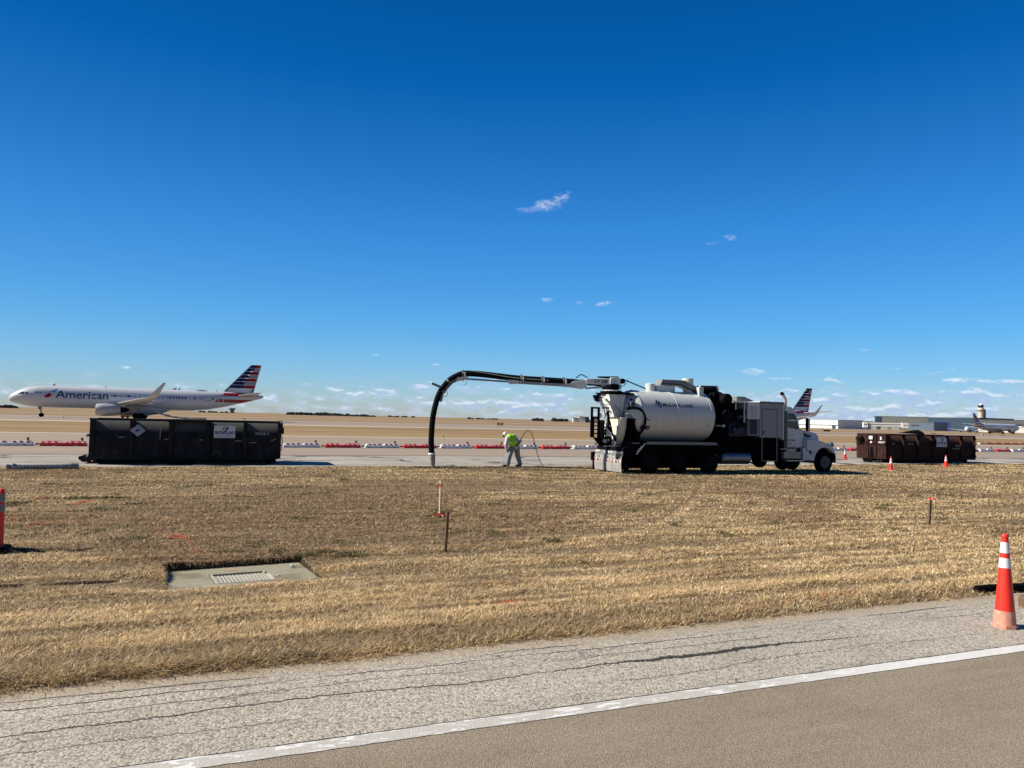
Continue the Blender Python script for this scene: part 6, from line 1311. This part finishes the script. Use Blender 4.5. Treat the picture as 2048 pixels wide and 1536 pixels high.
for (a, c), n, D_, h, where in groups:
    for k in range(n):
        px = a + (c - a) * (k + r7.uniform(.1, .9)) / n; hh = .62 * h * r7.uniform(.7, 1.25) * (1.0 if not (576 <= px <= 750) else 1.25 - .7 * abs(px - 640) / 130)
        tree(px, D_ * r7.uniform(.95, 1.05), max(2.5, hh + 1), r7.uniform(5, 9) * (1.3 if n > 20 else 1), f'one of the dark round trees on the horizon {where}')
# airfield signs and markers
def airsign(px, D_, w, h, face, label, z=.2, name='airfield_sign', caps=True):
    p = gdir(px, D_); T = empty(name, (p.x, p.y, z), label, 'sign', -YAW * .6)
    b = MB(); b.box(-w / 2, w / 2, -.12, .12, .25, .25 + h); b.build('sign_face', face, T)
    if caps:
        for x in (-w / 2 - .12, w / 2): b = MB(); b.box(x, x + .22, -.2, .2, .22, .3 + h); b.build('sign_cap', M['chassis'], T)
    for x in (-w * .3, w * .3): b = MB(); b.box(x - .05, x + .05, -.05, .05, -.3, .25); b.build('sign_leg', M['grey'], T)
airsign(1002, 175, .95, .55, M['yellow'], 'yellow airfield sign with black ends beyond the worker')
airsign(1655, 280, 2.7, .7, M['chassis'], 'black airfield sign just right of the truck hood', z=-.2, caps=False)
airsign(1868, 300, 2.2, .75, M['chassis'], 'black airfield sign over the top right end of the brown container', z=-.6, caps=False)
airsign(2006, 300, 2.0, .7, M['chassis'], 'black airfield sign below the right-hand airliner', z=-.6, caps=False)
airsign(1966, 280, .9, 1.4, M['bwhite'], 'small white equipment hut below the control tower', z=-1.0, name='equipment_hut', caps=False)
def marker(x, y, z, h, label, c1='amber', c2='whitepl'):
    T = empty('edge_marker', (x, y, z), label, 'marker'); b = MB(); b.cyl((0, 0, 0), (0, 0, h * .45), .06, n=10); b.build('marker_base', M[c2], T); b = MB(); b.cyl((0, 0, h * .45), (0, 0, h), .045, n=10); b.build('marker_top', M[c1], T)
p = gdir(890, 72); marker(p.x, p.y, -.27, .55, 'thin red and white edge marker just right of the boom hose')
p = gdir(907, 150); marker(p.x, p.y, .23, .5, 'far tiny edge marker right of the hose', 'ink')
p = gdir(131, 130); marker(p.x, p.y, .2, .55, 'dark edge light beyond the barricades, right of the airliner nose wheel', 'ink', 'grey')
def tug():
    p = gdir(255, 150); T = empty('service_cart', (p.x, p.y, .22), 'tiny red and yellow service cart under the airliner engine', 'cart', -.3)
    b = MB(); b.box(-.9, .6, -.4, .4, .25, .65); b.build('cart_body', M['redpl'], T); b = MB(); b.box(.6, 1.3, -.4, .4, .3, .75); b.build('cart_tank', M['yellow'], T)
    for x in (-.5, .5): b = MB(); b.cyl((x, -.42, .2), (x, -.3, .2), .2, n=14); b.build('wheel', M['rubber'], T)
tug()
def fartape(pa, pb, D0, D1, label):
    a, c = gdir(pa, D0), gdir(pb, D1); n = 14
    for k in range(n):
        q = a.lerp(c, k / (n - 1)); o = MB(); o.xz([(-.9, 0), (-.85, .22), (.85, .22), (.9, 0)], -.2, .2); o.cyl((.6, 0, .2), (.6, 0, .42), .05, n=8)
        ob = o.build('barricade', M['redpl'] if k % 3 else M['pinkstripe'], loc=(q.x, q.y, -.2)); tag(ob, label, 'barricade', label.split(',')[0])
fartape(1966, 2040, 118, 122, 'tiny far red barricades in a row, right of the brown container')
fartape(1684, 1714, 150, 146, 'tiny far red barricades in a row, left of the brown container')
